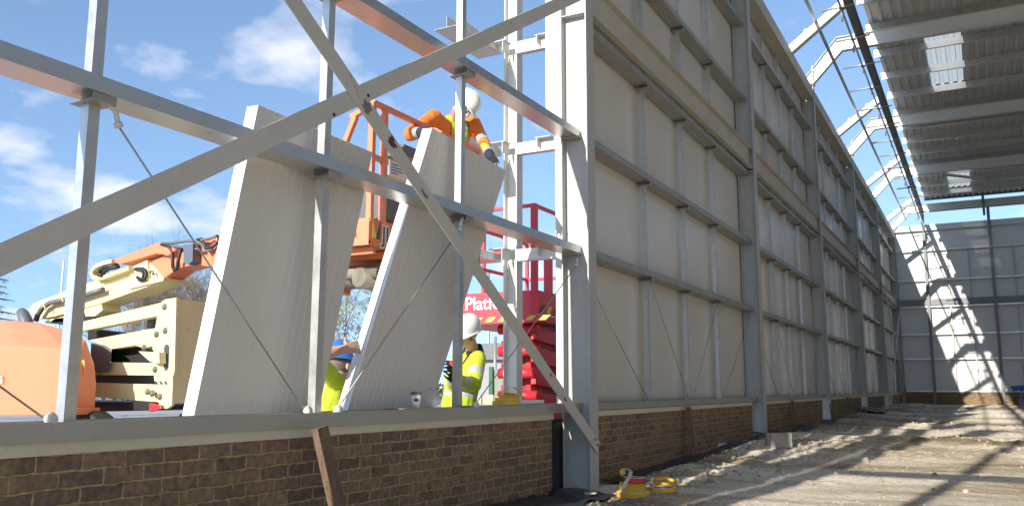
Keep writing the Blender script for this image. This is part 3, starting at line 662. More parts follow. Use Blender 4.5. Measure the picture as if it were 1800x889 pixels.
tag(MB().box((4.12, YW-.30, 9.0+.6), (4.24, YW-.26, 10.6)).build('hanging_bar', 'dark_steel'), 'short dark bar hanging beside the gable post top', 'bar')
# near gable (open): corner post, posts and one rail that throw their shadows on the floor
for X in (1.30, 4.3):
    tp = thing('gable_post', 'steel gable post at the open near end', 'post', (X, YG, 0), 'steel gable posts of the open end')
    MB().box((X-.08, YG-.07, -.1), (X+.08, YG+.07, 10.04)).build('shaft', 'steel', tp)
tag(MB().box((0, YG-.04, 6.18), (XE, YG+.04, 6.42)).build('gable_rail', 'steel'), 'steel rail across the open near end', 'rail')
# tubular cross brace of the last bay
t = thing('tube_brace', 'thin tubular cross brace at the far end of the long wall', 'brace', (.02, 44, .3))
MB().tube([(.03, 40.1, .35), (.03, 48.5, 5.1)], .035, 8).build('brace_tube', 'white_steel', t)
MB().tube([(.09, 48.6, .35), (.09, 40.1, 5.2)], .035, 8).build('brace_tube', 'white_steel', t)
#@@NEXT

# ------------------------------------------------------------------ loose sandwich panels leaning on the girts
def leaning_panel(label, BL, TL, TR, BR, nrib, T=.095):
    BL, TL, TR, BR = map(V3, (BL, TL, TR, BR)); zf = -.10
    def down(a, b): return a+(b-a)*((a.z-zf)/(a.z-b.z))
    BL, BR = down(TL, BL), down(TR, BR)
    n = (TR-TL).cross(BL-TL).normalized()
    if n.x < 0: n = -n
    t = thing('sandwich_panel', label, 'wall panel', (BL+BR)/2, 'loose wall panels leaning on the frame')
    nz = n
    mb = MB(); mb.add([BL, BR, TR, TL], [(0, 1, 2, 3)]); mb.add([BL-n*T, BR-n*T, TR-n*T, TL-n*T], [(3, 2, 1, 0)])
    for k in range(1, nrib):                                # fine pressed ribs
        f = k/nrib; a = BL.lerp(BR, f); b = TL.lerp(TR, f); w_ = (BR-BL).normalized()*.0045
        mb.add([a-w_, a+n*.003, a+w_, b-w_, b+n*.003, b+w_], [(0, 1, 4, 3), (1, 2, 5, 4)])
    mb.build('face_sheet', 'panel', t)
    e = MB(); e.add([BL-n*T*.93, BL-n*.007, TL-n*.007, TL-n*T*.93], [(0, 1, 2, 3)]); e.add([BR-n*T*.93, BR-n*.007, TR-n*.007, TR-n*T*.93], [(3, 2, 1, 0)])
    e.add([TL-n*T, TL, TR, TR-n*T], [(0, 1, 2, 3)]); e.build('edge', 'panel_edge', t)
    lf = (TL-TR).normalized(); mb = MB()
    for f0, f1, out in ((0, .09, .004), (.86, 1, .004), (.30, .34, .006), (.60, .64, .006)):
        a, b = BL-n*T*f0, BL-n*T*f1; c, d = TL-n*T*f1, TL-n*T*f0
        mb.prism([a, b, c, d], lf*out)
    mb.build('tongue', 'panel_edge', t)
    return t
leaning_panel('upright white wall panel leaning behind the middle post, left of the other', (-.441, 3.517, .856), (-.347, 3.795, 2.735), (-.348, 4.949, 2.715), (-.441, 4.568, .853), 16)
leaning_panel('tilted white wall panel held by three workers', (-.441, 4.873, .851), (-.328, 5.704, 3.104), (-.332, 6.975, 3.031), tuple(px(767, 686, -.432)), 17)

# ------------------------------------------------------------------ white outer post with cleats, short rails
PXO = -1.30
t = thing('canopy_post', 'white steel post with cleat plates standing outside the wall', 'post', (PXO, 9.0, 0))
W0, W1 = px(897, 400, PXO), px(930, 400, PXO)
yc = 9.02; X0 = -1.36
MB().box((X0-.09, yc-.075, -.2), (X0-.08, yc+.075, 6.2)).build('flange', 'white_steel', t); MB().box((X0+.08, yc-.075, -.2), (X0+.09, yc+.075, 6.2)).build('flange', 'white_steel', t); MB().box((X0-.08, yc-.005, -.2), (X0+.08, yc+.005, 6.2)).build('web', 'white_steel', t)
for z in (2.62, 3.92, 5.20):
    mb = MB(); mb.box((X0+.09, yc-.11, z-.14), (X0+.62, yc-.10, z)); mb.box((X0+.09, yc-.10, z-.14), (X0+.62, yc-.02, z-.132)); mb.build('bracket_arm', 'white_steel', t)
    mb = MB(); mb.box((X0+.40, yc-.20, z), (X0+.60, yc-.02, z+.007)); mb.box((X0+.42, yc-.20, z-.10), (X0+.428, yc-.112, z)); mb.build('cleat', 'white_steel', t)
    mb = MB(); mb.box((X0-.20, yc-.25, z), (X0+.02, yc-.08, z+.007)); mb.box((X0-.02, yc-.25, z-.13), (X0-.012, yc-.08, z)); mb.build('cleat', 'white_steel', t)
for z, l in ((2.53, 'short galvanised rail at the outer post, just above the red platform rails'), (3.83, 'short galvanised rail at the outer post, beside the orange worker'), (5.13, 'short galvanised rail at the top of the outer post')):
    mb = MB(); y1 = yc-.15; x0 = X0-.22
    mb.box((x0-.20, y1-1.0, z-.06), (x0+.14, y1, z-.057)).box((x0+.137, y1-1.0, z-.057), (x0+.14, y1, z+.03)).box((x0-.03, y1-1.0, z-.057), (x0-.027, y1, z+.08))
    tag(mb.build('short_rail', 'galv'), l, 'rail', 'short galvanised rails on the outer post')
# strut plate at the head of the sunlit column
mb = MB(); mb.box((-1.27, 8.93, 5.07), (-.32, 8.94, 5.22)).box((-1.27, 8.94, 5.07), (-.32, 9.02, 5.078)); tag(mb.build('link_bar', 'white_steel'), 'white link bar between outer post and sunlit column', 'bar')
tag(MB().box((-.62, 8.42, 3.85), (-.45, 8.44, 6.4)).build('edge_plate', 'white_steel'), 'tall white plate edge standing behind the upper sunlit column', 'plate')

# ------------------------------------------------------------------ small things on the sill
tag(MB().box((-.335, 5.15, .8465), (-.125, 5.75, .8505)).box((-.335, 6.10, .8465), (-.125, 7.55, .8505)).build('cover_strip', 'galv_dull'), 'flat galvanised cover strip lying over the sill rail under the cup and strap', 'strip')
t = thing('paper_cup', 'white takeaway coffee cup with dark lid on the sill', 'cup', (-.21, 5.372, .765))
c = V3((-.21, 5.372, .8525))
MB().lathe([(0, 0), (.030, 0), (.0415, .098), (.040, .098), (.029, .003)], c, 28).build('cup', 'paper', t)
MB().lathe([(.044, .095), (.0445, .104), (.041, .106), (.039, .117), (.036, .117), (.035, .110), (0, .110)], c, 28).build('lid', 'grey_plastic', t)
cl = (V3(CAM)-c); cl.z = 0; a0 = math.atan2(cl.y, cl.x); mb = MB()
for k in range(6):
    a, b = a0-.45+.15*k, a0-.45+.15*(k+1); r0, r1 = .0357+.0008, .0385+.0008
    mb.add([c+V3((r0*math.cos(a), r0*math.sin(a), .045)), c+V3((r0*math.cos(b), r0*math.sin(b), .045)), c+V3((r1*math.cos(b), r1*math.sin(b), .068)), c+V3((r1*math.cos(a), r1*math.sin(a), .068))], [(0, 1, 2, 3)])
mb.build('label_band', 'dark_letter', t)
# clear bag
mb = MB(); n, m_ = 22, 14; vs = []
c = V3((-.22, 5.60, .866))
for i in range(m_+1):
    th = math.pi*i/m_
    for k in range(n):
        ph = 2*math.pi*k/n; d = V3((math.sin(th)*math.cos(ph), math.sin(th)*math.sin(ph), math.cos(th)))
        r = 1+.28*noise.noise(d*2.3+V3((3, 1, 0)))+.12*noise.noise(d*6)
        vs.append(c+V3((d.x*.06, d.y*.085, max(-.012, d.z*.065+.05)))*1.0*r)
mb.add(vs, [(i*n+k, (i+1)*n+k, (i+1)*n+(k+1) % n, i*n+(k+1) % n) for i in range(m_) for k in range(n)], True)
tag(mb.build('plastic_bag', 'bag'), 'crumpled clear plastic bag beside the coffee cup', 'bag')
def band(mb, c, r, h, th=.012, n=40, sx=1., sy=1., tilt=None):
    c = V3(c); ax = V3(tilt) if tilt else V3((0, 0, 1))
    return mb.lathe([(r-th, 0), (r, 0), (r, h), (r-th, h), (r-th, 0)], c, n, ax, False, sx, sy)
# yellow strap coil on the sill
t = thing('strap_coil', 'loose yellow strap coil with white back on the sill by the white post', 'strap', (-.23, 6.75, .77))
mb = MB(); band(mb, (-.22, 6.78, .853), .13, .03, sx=.8); band(mb, (-.22, 6.80, .884), .115, .03, sx=.8); band(mb, (-.23, 6.84, .915), .10, .03, .03, sx=.8, tilt=(.15, -.1, 1)); mb.build('strap', 'yellow', t)
mb = MB(); 
arc = [V3((-.18, 6.80+.17*math.cos(a)*1.0,   .92+.085*math.sin(a))) for a in np.linspace(.15, 2.9, 14)]
for p, q in zip(arc[:-1], arc[1:]): mb.bar(p, q, .025, .003, (0, 0, 1))
mb.build('white_loop', 'strap_white', t)
tag(MB().box((-.30, 7.12, .853), (-.16, 7.42, .886)).build('board_offcut', 'white', None, .003), 'white board offcut lying on the sill beside the yellow strap', 'board')

# strap rolls on the floor
def roll(c, r, h, mats, label, tilt=None, core=.25, grp='strap rolls on the floor'):
    t = thing('strap_roll', label, 'strap roll', c, grp)
    n = 7; mb = MB()
    for k in range(n): band(mb, V3(c)+V3((.004*math.sin(k*2.), .004*math.cos(k*3.), .001*k)), r*(1-core*k/n), h-.002*(k % 2), r*core/n*.9, tilt=tilt)
    mb.build('strap', mats[0], t)
    if len(mats) > 1: band(MB(), V3(c)+V3((0, 0, h*.97)), r*.93, .006, r*.25, tilt=tilt).build('top_turn', mats[1], t)
    return t
g0 = gz(.5, 8)+.005
roll((.50, 8.0, g0), .165, .045, ['yellow', 'strap_white'], 'yellow strap roll at the bottom of the stack')
roll((.49, 8.01, g0+.049), .125, .075, ['yellow'], 'yellow strap roll in the middle of the stack')
roll((.51, 8.0, g0+.127), .105, .05, ['redtape', 'strap_white'], 'small roll with red outer turn on top of the yellow stack')
t = thing('loose_strap', 'strap end curling up in a loop from the stacked rolls', 'strap', (.5, 7.9, g0), 'strap rolls on the floor')
cx = px(1102, 845, .58); mb = MB(); pts = [px(u, v, .60) for u, v in ((1094, 858), (1101, 846), (1107, 836), (1109, 828), (1105, 824), (1099, 823), (1095, 826), (1097, 832))]
for p, q in zip(pts[:-1], pts[1:]): mb.bar(p, q+(q-p)*.05, .035, .003, (q-p).cross(V3((1, .3, 0))))
mb.build('strap', 'strap_white', t)
mb = MB(); pts = [px(u, v, .605) for u, v in ((1099, 822.5), (1096, 823), (1093, 826), (1093, 832), (1095, 836))]
for p, q in zip(pts[:-1], pts[1:]): mb.bar(p, q+(q-p)*.05, .035, .003, (q-p).cross(V3((1, .3, 0))))
mb.build('outer_turn', 'yellow', t)
g1 = gz(.75, 8.35)+.005
roll((.69, 8.28, g1), .15, .032, ['yellow', 'strap_white'], 'flat yellow strap roll lying right of the stack', core=.12)
roll((.60, 8.62, g1+.035), .12, .028, ['yellow'], 'thin yellow strap roll resting behind the flat one', tilt=(.1, -.12, 1), core=.15)

# concrete block, bricks, membrane
def chunk(name, c, sx, sy, sz, rz, m_, label, cat, seed=0):
    b = bmesh.new(); bmesh.ops.create_cube(b, size=1); bmesh.ops.subdivide_edges(b, edges=b.edges, cuts=5, use_grid_fill=True)
    q = Matrix.Rotation(rz, 3, 'Z'); vs = []
    for v in b.verts:
        p = V3((v.co.x*sx, v.co.y*sy, v.co.z*sz)); k = noise.noise(v.co*3+V3((seed, 0, 0)))*.02+noise.noise(v.co*9+V3((seed, 3, 0)))*.006
        vs.append(q @ (p*(1+k))+V3(c))
    mb = MB(); mb.add(vs, [[v.index for v in f.verts] for f in b.faces]); b.free()
    return tag(mb.build(name, m_, None, .006), label, cat)
chunk('concrete_block', (.79, 13.3, gz(.79, 13.3)+.10), .33, .21, .21, R(35), 'concrete', 'grey concrete block lying at the foot of a steel column', 'block', 3)
p = px(1010, 884, .35); chunk('broken_brick', (.33, 7.02, gz(.33, 7.0)+.02), .22, .10, .06, R(50), 'concrete', 'broken pale brick on the ground left of the strap rolls', 'brick', 6)
chunk('broken_brick', (.12, 7.85, gz(.1, 7.8)+.03), .12, .09, .07, R(20), 'stone', 'small stone against the foot of the sunlit column', 'stone', 8)
def membrane(label, pts, w0, amp, seed):
    mb = MB(); n = len(pts); nx = 10; vs = []; segs = []
    P = []
    for a, b in zip(pts[:-1], pts[1:]):
        for k in range(8): P.append(V3(a).lerp(V3(b), k/8))
    P.append(V3(pts[-1]))
    for i, p in enumerate(P):
        for j in range(nx+1):
            s_ = j/nx; x = p.x+w0*s_*(1+.25*noise.noise(V3((i*.3, seed, 0))))
            z = gz(max(x, 0), p.y)+.018+(1-s_)**2*p.z+amp*(.6+noise.noise(V3((x*6, p.y*5, seed))))*s_*(1.3-s_)
            vs.append((x, p.y, z))
    mb.add(vs, [(i*(nx+1)+j, i*(nx+1)+j+1, (i+1)*(nx+1)+j+1, (i+1)*(nx+1)+j) for i in range(len(P)-1) for j in range(nx)], True)
    o = mb.build('plastic_membrane', 'membrane'); s_ = o.modifiers.new('thick', 'SOLIDIFY'); s_.thickness = .003
    return tag(o, label, 'plastic sheet', 'black plastic sheets along the wall foot')
membrane('crumpled black plastic sheet at the foot of the sunlit column', [(-.10, 5.6, .05), (-.10, 6.6, .08), (-.10, 7.5, .10), (-.10, 8.0, .06)], .42, .07, 1)
membrane('long black plastic strip under the first clad bay brick wall', [(-.10, 8.6, .03), (-.08, 10.5, .03), (.0, 12.5, .03), (.04, 14.5, .04), (-.06, 15.8, .05)], .20, .035, 2)
membrane('black plastic sheet round the foot of the block column', [(-.28, 15.9, .12), (-.28, 16.2, .06), (-.28, 16.6, .1)], .5, .09, 3)
membrane('grey black plastic strip beyond the concrete block', [(-.02, 16.8, .03), (-.02, 19.5, .03), (-.02, 22.5, .04)], .40, .04, 4)
membrane('black plastic heap at the fourth column foot', [(.02, 29.5, .12), (.05, 30.4, .16), (.05, 31.2, .1)], .7, .16, 5)
t = tag(MB().tube([px(1459, 708, .03), px(1461, 722, .05), px(1463, 738, .09), px(1466, 748, .2), px(1472, 747, .4)], .016, 6).build('black_cable', 'black'), 'loose black cable hanging down the third column foot', 'cable')
# blue pump at the far gable
t = thing('blue_pump', 'small blue machine on a dark stand by the far gable', 'machine', (5.0, 47.4, .2))
MB().tube([(4.78, 47.4, 1.02), (5.3, 47.4, 1.06)], .12, 14).build('body', 'blue', t); MB().tube([(4.70, 47.4, .99), (4.80, 47.4, 1.03)], [.16, .10], 14).build('nozzle', 'blue', t)
mb = MB(); mb.box((4.95, 47.2, .2), (5.6, 47.6, .5)); mb.bar((5.05, 47.4, .5), (5.1, 47.4, .98), .08, .08, (0, 1, 0)); mb.build('stand', 'dark_steel', t)
tag(MB().tube([(4.18, 17.2, gz(4.18, 17.2)+.06), (4.34, 17.0, gz(4.3, 17)+.08)], [.05, .09], 10).build('orange_bucket_lid', 'orange'), 'small orange plastic piece on the earth floor', 'scrap')

# ------------------------------------------------------------------ boom lift outside
Y0 = 7.0
t = thing('boom_lift', 'orange and cream articulated boom lift with its basket at the panels', 'boom lift', (-6, 7.4, -.1))
Q = lambda u, v, Y=Y0: py(u, v, Y)
def plate(name, m_, pts, Y, th, bev=.006, parent=None): return MB().prism([py(u, v, Y) for u, v in pts], (0, th, 0)).build(name, m_, parent or t, bev)
z3 = lambda a, b: (140+a/4.233, 530+b/4.233)
hood = MB().hull([py(*p, 6.25) for p in ((-150, 727), (-150, 622), (34, 608), (108, 612), (124, 640), (126, 680), (120, 727))] +
                 [py(*p, 6.62) for p in ((-150, 578), (8, 562), (66, 566), (128, 582), (152, 598), (167, 640), (171, 676), (168, 716), (162, 727))] + [py(u, v, 7.1) for u, v in ((-150, 590), (60, 575), (100, 590), (100, 720))])
ho = hood.build('engine_hood', 'orange', t, .03)
MB().prism([py(*p, 6.235) for p in ((-150, 717), (121, 717), (118, 729), (-150, 731))], (0, .4, 0)).build('hood_skirt', 'orange', t, .01)
e0 = py(50, 598, 6.9); MB().tube([py(51, 596, 6.9), py(50, 580, 6.9), py(46, 565, 6.9), py(41, 553, 6.9), py(37, 547, 6.9)], [.085, .085, .082, .075, .06], 14).build('exhaust_stack', 'grey_plastic', t)
fr = V3((1, 0, 0))
text('Platform', py(-56, 674, 6.22), (1, 0, 0), (0, 0, 1), .20, t, 'lead_grey', 'lettering')
mb = MB(); mb.prism([py(*p, 6.44) for p in ((143.5, 633), (149, 633), (149, 647), (143.5, 647))], (0, -.006, 0)); mb.prism([py(*p, 6.44) for p in ((143.5, 649), (149, 649), (149, 660), (143.5, 660))], (0, -.006, 0)); mb.build('warning_label', 'hazard_y', t)
mb = MB(); mb.hull([py(*z3(*p), 7.0) for p in ((85, 305), (180, 320), (235, 360), (238, 410), (215, 520), (130, 530), (80, 420))]+[py(*z3(*p), 7.6) for p in ((85, 305), (180, 320), (215, 520), (80, 530))]); mb.build('pump_cover', 'grey_plastic', t, .01)
# tower link arms
plate('tower_arm', 'cream', [z3(*p) for p in ((20, 148), (600, 8), (600, 100), (560, 110), (20, 218))], Y0+.05, .12)
plate('tower_arm', 'cream', [z3(*p) for p in ((70, 285), (560, 196), (590, 230), (560, 330), (470, 345), (415, 325), (240, 352))], Y0+.06, .12)
plate('tower_arm', 'cream', [z3(*p) for p in ((60, 448), (590, 456), (590, 548), (60, 544))], Y0+.06, .12)
plate('tower_arm', 'cream', [z3(*p) for p in ((60, 600), (640, 618), (620, 752), (560, 745), (60, 706))], Y0+.05, .14)
tp = plate('tower_plate', 'cream', [z3(*p) for p in ((606, 0), (640, -20), (718, -30), (704, 520), (692, 560), (690, 640), (684, 770), (650, 795), (610, 796), (588, 760), (580, 700), (572, 640), (555, 590), (545, 500), (560, 450), (585, 440), (540, 350), (552, 250), (575, 110))], Y0, .045)
plate('tower_plate', 'cream', [z3(*p) for p in ((606, 0), (718, -30), (704, 520), (684, 770), (600, 780), (560, 440), (575, 110))], Y0+.70, .045)
bx = py(*z3(718, -30), Y0); bb = py(*z3(690, 770), Y0)
mb = MB(); mb.prism([bx+V3((-.02, .045, -.01)), bx+V3((-.02, .70, -.01)), bb+V3((-.02, .70, .02)), bb+V3((-.02, .045, .02))], (-.03, 0, 0)); mb.build('tower_back_plate', 'cream', t)
plate('slot_shade', 'dark_letter', [z3(*p) for p in ((628, 335), (640, 318), (655, 318), (667, 335), (660, 490), (648, 512), (634, 512), (625, 490))], Y0-.004, .004, 0, tp)  # dark plate on the face, drawing the shade of the slot hole
for a, b in ((632, 38), (573, 242), (637, 215), (562, 502), (598, 705), (507, 668), (545, 680), (480, 342)):
    c = py(*z3(a, b), Y0-.001); MB().lathe([(.040, 0), (.040, .006), (.026, .008), (.025, .022), (0, .026)], c, 16, (0, -1, 0)).build('pivot_pin', 'dirty_grey', t)
for a0, b0 in ((555, 590), (590, 590), (625, 590)):
    plate('hazard_mark', 'dark_letter', [z3(a0, b0), z3(a0+16, b0), z3(a0+32, b0+25), z3(a0+12, b0+25)], Y0-.003, .003, 0, tp)
plate('valve_shelf', 'cream', [z3(*p) for p in ((435, 368), (590, 375), (592, 460), (520, 445))], Y0-.12, .10)
MB().tube([py(*z3(545, 120), Y0+.3), py(*z3(535, 200), Y0+.3)], .06, 12).build('lift_cylinder', 'grey_plastic', t)
plate('chassis', 'black', [z3(*p) for p in ((-600, 735), (515, 748), (600, 770), (600, 808), (-600, 830))], Y0+.02, 1.1)
plate('tie_down_lug', 'red', [z3(*p) for p in ((516, 755), (600, 770), (606, 796), (516, 818))], Y0-.05, .05)
plate('tower_filler', 'black', [z3(*p) for p in ((240, 300), (420, 300), (500, 360), (500, 450), (230, 450))], Y0+.25, .2)
plate('tower_filler', 'black', [z3(*p) for p in ((60, 200), (280, 225), (310, 245), (60, 285))], Y0+.25, .2)
plate('tower_filler', 'grey_plastic', [z3(*p) for p in ((60, 540), (540, 545), (560, 615), (60, 612))], Y0+.3, .1)
# wheels
for wx, wy in ((-8.2, 6.55), (-5.6, 6.62), (-8.2, 8.2), (-5.6, 8.2)):
    wh = MB().lathe([(.20, -.13), (.40, -.13), (.43, -.08), (.43, .08), (.40, .13), (.20, .13)], (wx, wy, .31), 24, (0, 1, 0)).build('wheel', 'black', t)
    MB().lathe([(0, -.10), (.20, -.10), (.20, .10), (0, .10)], (wx, wy, .31), 16, (0, 1, 0)).build('rim', 'cream', wh)
# main boom
Yb = 7.18
bm_ = plate('main_boom', 'cream', [(50, 544), (58, 533), (126, 507), (200, 482), (259, 457), (287, 487), (287, 494), (178, 533), (96, 556), (70, 560)], Yb, .34, .01)
plate('boom_lug', 'cream', [(146, 540), (178, 533), (180, 545), (166, 556), (150, 556)], Yb+.02, .28)
plate('boom_lug', 'cream', [(96, 556), (130, 548), (112, 566), (75, 567)], Yb+.05, .24)
z2 = lambda a, b: (140+a/5.558, 400+b/5.558)
plate('boom_sleeve', 'cream', [z2(*p) for p in ((500, 385), (660, 315), (672, 500), (820, 486), (815, 520), (480, 600))], Yb-.03, .40)
plate('fly_boom', 'orange', [z2(*p) for p in ((675, 345), (830, 270), (930, 215), (1340, 70), (1345, 395), (1240, 375), (1100, 365), (960, 400), (830, 490), (680, 495))], Yb+.03, .28, .008)
plate('cable_tray', 'orange', [z2(*p) for p in ((318, 318), (780, 140), (900, 185), (940, 215), (860, 275), (810, 262), (750, 252), (400, 357), (316, 345))], Yb-.06, .20, .006)
mb = MB(); ch = [py(*z2(*p), Yb-.05) for p in ((350, 335), (270, 350), (190, 385), (150, 430), (160, 480), (200, 500), (270, 490), (380, 450), (520, 398))]
for p, q in zip(ch[:-1], ch[1:]):
    k = max(1, int((q-p).length/.035))
    for i in range(k): a = p.lerp(q, i/k); b = p.lerp(q, (i+.8)/k); mb.bar(a, b, .12, .05, (q-p).cross(V3((0, 1, 0))))
mb.build('cable_chain', 'cream', t)
MB().tube([py(*z2(*p), Yb-.10) for p in ((360, 365), (260, 385), (200, 420), (190, 460), (230, 470))], .03, 8).build('hose', 'black', t)
MB().tube([py(*z2(*p), Yb-.10) for p in ((380, 380), (290, 400), (240, 430), (225, 470))], .025, 8).build('hose', 'black', t)
z1 = lambda a, b: (a/3.42, 380+b/3.42)
MB().tube([py(*z1(*p), Yb-.08) for p in ((215, 628), (228, 590), (255, 550), (300, 520), (370, 505), (440, 498), (540, 465), (620, 440))], .035, 8).build('hose', 'grey_plastic', t)
for a, b in ((262, 545), (368, 500)): MB().tube([py(*z1(a-12, b+8), Yb-.11), py(*z1(a, b-14), Yb-.12), py(*z1(a+14, b+16), Yb-.11)], .012, 6).build('hose_clamp', 'cream', t)
for pts, r in ((((560, 400), (620, 400), (650, 440), (640, 500), (600, 520), (560, 480)), .02), (((540, 405), (600, 415), (625, 450), (615, 500), (580, 510)), .02), (((800, 165), (870, 180), (905, 230), (910, 380), (925, 415), (950, 405), (960, 330), (985, 230), (1000, 205)), .022), (((800, 155), (900, 150), (1050, 130), (1150, 135), (1200, 170), (1230, 230), (1300, 215)), .018), (((820, 160), (950, 185), (1100, 205), (1180, 210)), .016), (((1150, 120), (1190, 110), (1210, 150), (1240, 200), (1300, 190), (1345, 150)), .02), (((1180, 150), (1190, 120), (1260, 110), (1345, 80)), .018), (((690, 440), (700, 420), (720, 430), (712, 460)), .012)):
    MB().tube([py(*z2(*p), Yb-.05-.02*(i % 2)) for i, p in enumerate(pts)], r, 7).build('hose', 'grey_plastic' if r < .02 else 'black', t)
plate('valve_box', 'blue_grey', [z2(*p) for p in ((1012, 165), (1105, 160), (1100, 330), (1060, 362), (1012, 340))], Yb-.10, .12)
plate('tower_filler', 'black', [z1(*p) for p in ((290, 640), (330, 612), (440, 600), (560, 592), (560, 615), (430, 660))], Yb+.05, .2)
# hidden arm to the basket
mb = MB(); mb.bar(py(380, 442, Yb+.17), (-2.75, 6.75, 2.05), .22, .30); mb.build('fly_boom', 'orange', t, .008)
mb = MB(); mb.bar((-2.75, 6.75, 2.05), (-1.9, 6.55, 2.0), .18, .22); mb.build('jib', 'orange', t)
# basket
BXR, BXL, BY0, BY1 = -.90, -1.75, 5.64, 7.46
zf, zt = px(648, 427, BXR).z, px(656, 178, BXR).z
MB().box((BXL, BY0, zf), (BXR, BY1, zf+.03)).build('basket_floor', 'orange_dirty', t)
ps = MB(); ps.box((BXL, BY0-.004, zf-.012), (BXR, BY0+.02, zf+.215)); ps.build('basket_toe_board', 'orange', t)
MB().box((BXR-.02, BY0+.021, zf-.012), (BXR+.004, BY1, zf+.215)).build('basket_toe_board', 'orange_dirty', t)
MB().box((BXL, BY0+.021, zf-.012), (BXL+.02, BY1, zf+.215)).build('basket_toe_board', 'orange', t)
MB().box((BXL+.03, BY1-.02, zf-.01), (BXR-.03, BY1, zf+.215)).build('basket_toe_board', 'orange', t)
for k in range(7):
    yy = BY0+.1+k*.27; MB().box((BXL+.03, yy, zf-.07), (BXR-.03, yy+.04, zf-.013)).build('basket_floor_rib', 'orange_dirty', t)
rr = .021
def tubeb(*pts): MB().tube(pts, rr, 8).build('basket_rail', 'orange', t)
def sq(p, q, w=.045): MB().bar(p, q, w, w, (0, 1, .01) if abs((V3(q)-V3(p)).normalized().y) < .9 else (0, 0, 1)).build('basket_rail', 'orange', t, .004)
for (x, y) in ((BXR-.02, BY0+.03), (BXR-.02, BY0+.20), (BXR-.02, BY1-.03), (BXL+.02, BY0+.03), (BXL+.02, BY1-.03)): sq((x, y, zf+.18), (x, y, zt), .05)
sq((BXR-.02, BY0+.03, zt), (BXR-.02, BY1, zt), .045); sq((BXL+.02, BY0+.03, zt-.12), (BXL+.02, BY1, zt-.12))
sq((BXR-.02, BY1-.03, zt-.12), (BXL, BY1-.03, zt-.12)); sq((BXL, BY0+.03, zt-.12), (BXL+.33, BY0+.03, zt-.10)); sq((BXR-.25, BY0+.03, zt-.10), (BXR-.02, BY0+.03, zt-.02))
sq((BXL, BY0+.03, zt-.42), (BXL+.45, BY0+.03, zt-.52)); sq((BXL+.45, BY0+.03, zt-.52), (BXR-.20, BY0+.03, zt-.10)); sq((BXL, BY0+.03, zt-.34), (BXL+.34, BY0+.03, zt-.42), .035)
sq((BXL+.30, BY0+.03, zt-.10), (BXL+.33, BY0+.03, zt-.44))
sq((BXR-.02, BY0+.03, zf+.75), (BXR-.02, BY0+.2, zf+.75)); sq((BXR-.02, BY0+.2, zf+.50), (BXR-.02, BY1, zf+.50), .04)
sq((BXL+.02, BY1-.9, zf+.5), (BXL+.02, BY1, zf+.5), .04)
MB().box((BXR-.40, BY0+.26, zf+.26), (BXR-.06, BY0+1.0, zf+.62)).build('control_box', 'grey_plastic', t, .01)
MB().box((BXR-.30, BY0+.55, zf+.9), (BXR-.06, BY0+.85, zf+1.0)).build('control_panel', 'grey_plastic', t, .01)
MB().box((BXR-.059, BY0+.33, zf+.66), (BXR-.055, BY0+.66, zf+.80)).build('instruction_plate', 'lead_grey', t)
for k in range(4): MB().box((BXR-.054, BY0+.36, zf+.685+k*.026), (BXR-.052, BY0+.36+.1+.16*((k*7) % 3)/2, zf+.693+k*.026)).build('instruction_line', 'dark_letter', t)
MB().box((BXR-.42, BY0+.28, zf+.63), (BXR-.06, BY0+1.0, zf+.66)).build('control_tray', 'hazard_y', t)
MB().tube([(BXR-.07, BY0+.75, zf+.60), (BXR-.03, BY0+.80, zf+.45)], .05, 8).build('red_pouch', 'redtape', t)
text('JLG', (BXR+.005, BY0+.17, zf+.035), (0, 1, 0), (0, 0, 1), .20, t, 'lead_grey', 'logo', .004, 0, .012)
text('JLG', (BXR+.0085, BY0+.17, zf+.035), (0, 1, 0), (0, 0, 1), .20, t, 'dark_letter', 'logo', .004, 0, .0)
for off, m_ in ((0, 'hazard_y'), (.09, 'dark_letter')):
    y_ = BY0+.04+off*.5; MB().prism([(BXR+.005, y_, zf+.05), (BXR+.005, y_+.06, zf+.05), (BXR+.005, y_+.06-(.06 if not off else 0), zf+.2)], (.003, 0, 0)).build('hazard_mark', m_, t)
    x_ = BXR-.36+off*1.2; MB().prism([(x_, BY0-.005, zf+.05), (x_+.13, BY0-.005, zf+.05), (x_, BY0-.005, zf+.19)] if not off else [(x_, BY0-.005, zf+.19), (x_+.13, BY0-.005, zf+.05), (x_+.11, BY0-.005, zf+.19)], (0, -.003, 0)).build('hazard_mark', m_, t)
mb = MB(); mb.tube([(-1.9, 6.55, zf-.13), (-1.0, 6.3, zf-.15)], .12, 12); mb.box((-1.5, 6.1, zf-.20), (-1.1, 6.9, zf-.10)); mb.tube([(-1.7, 5.95, zf-.18), (-1.05, 6.0, zf-.2)], .06, 10); mb.tube([(-1.2, 5.9, zf-.24), (-1.05, 6.8, zf-.3)], .09, 10); mb.build('basket_mount', 'dirty_grey', t)

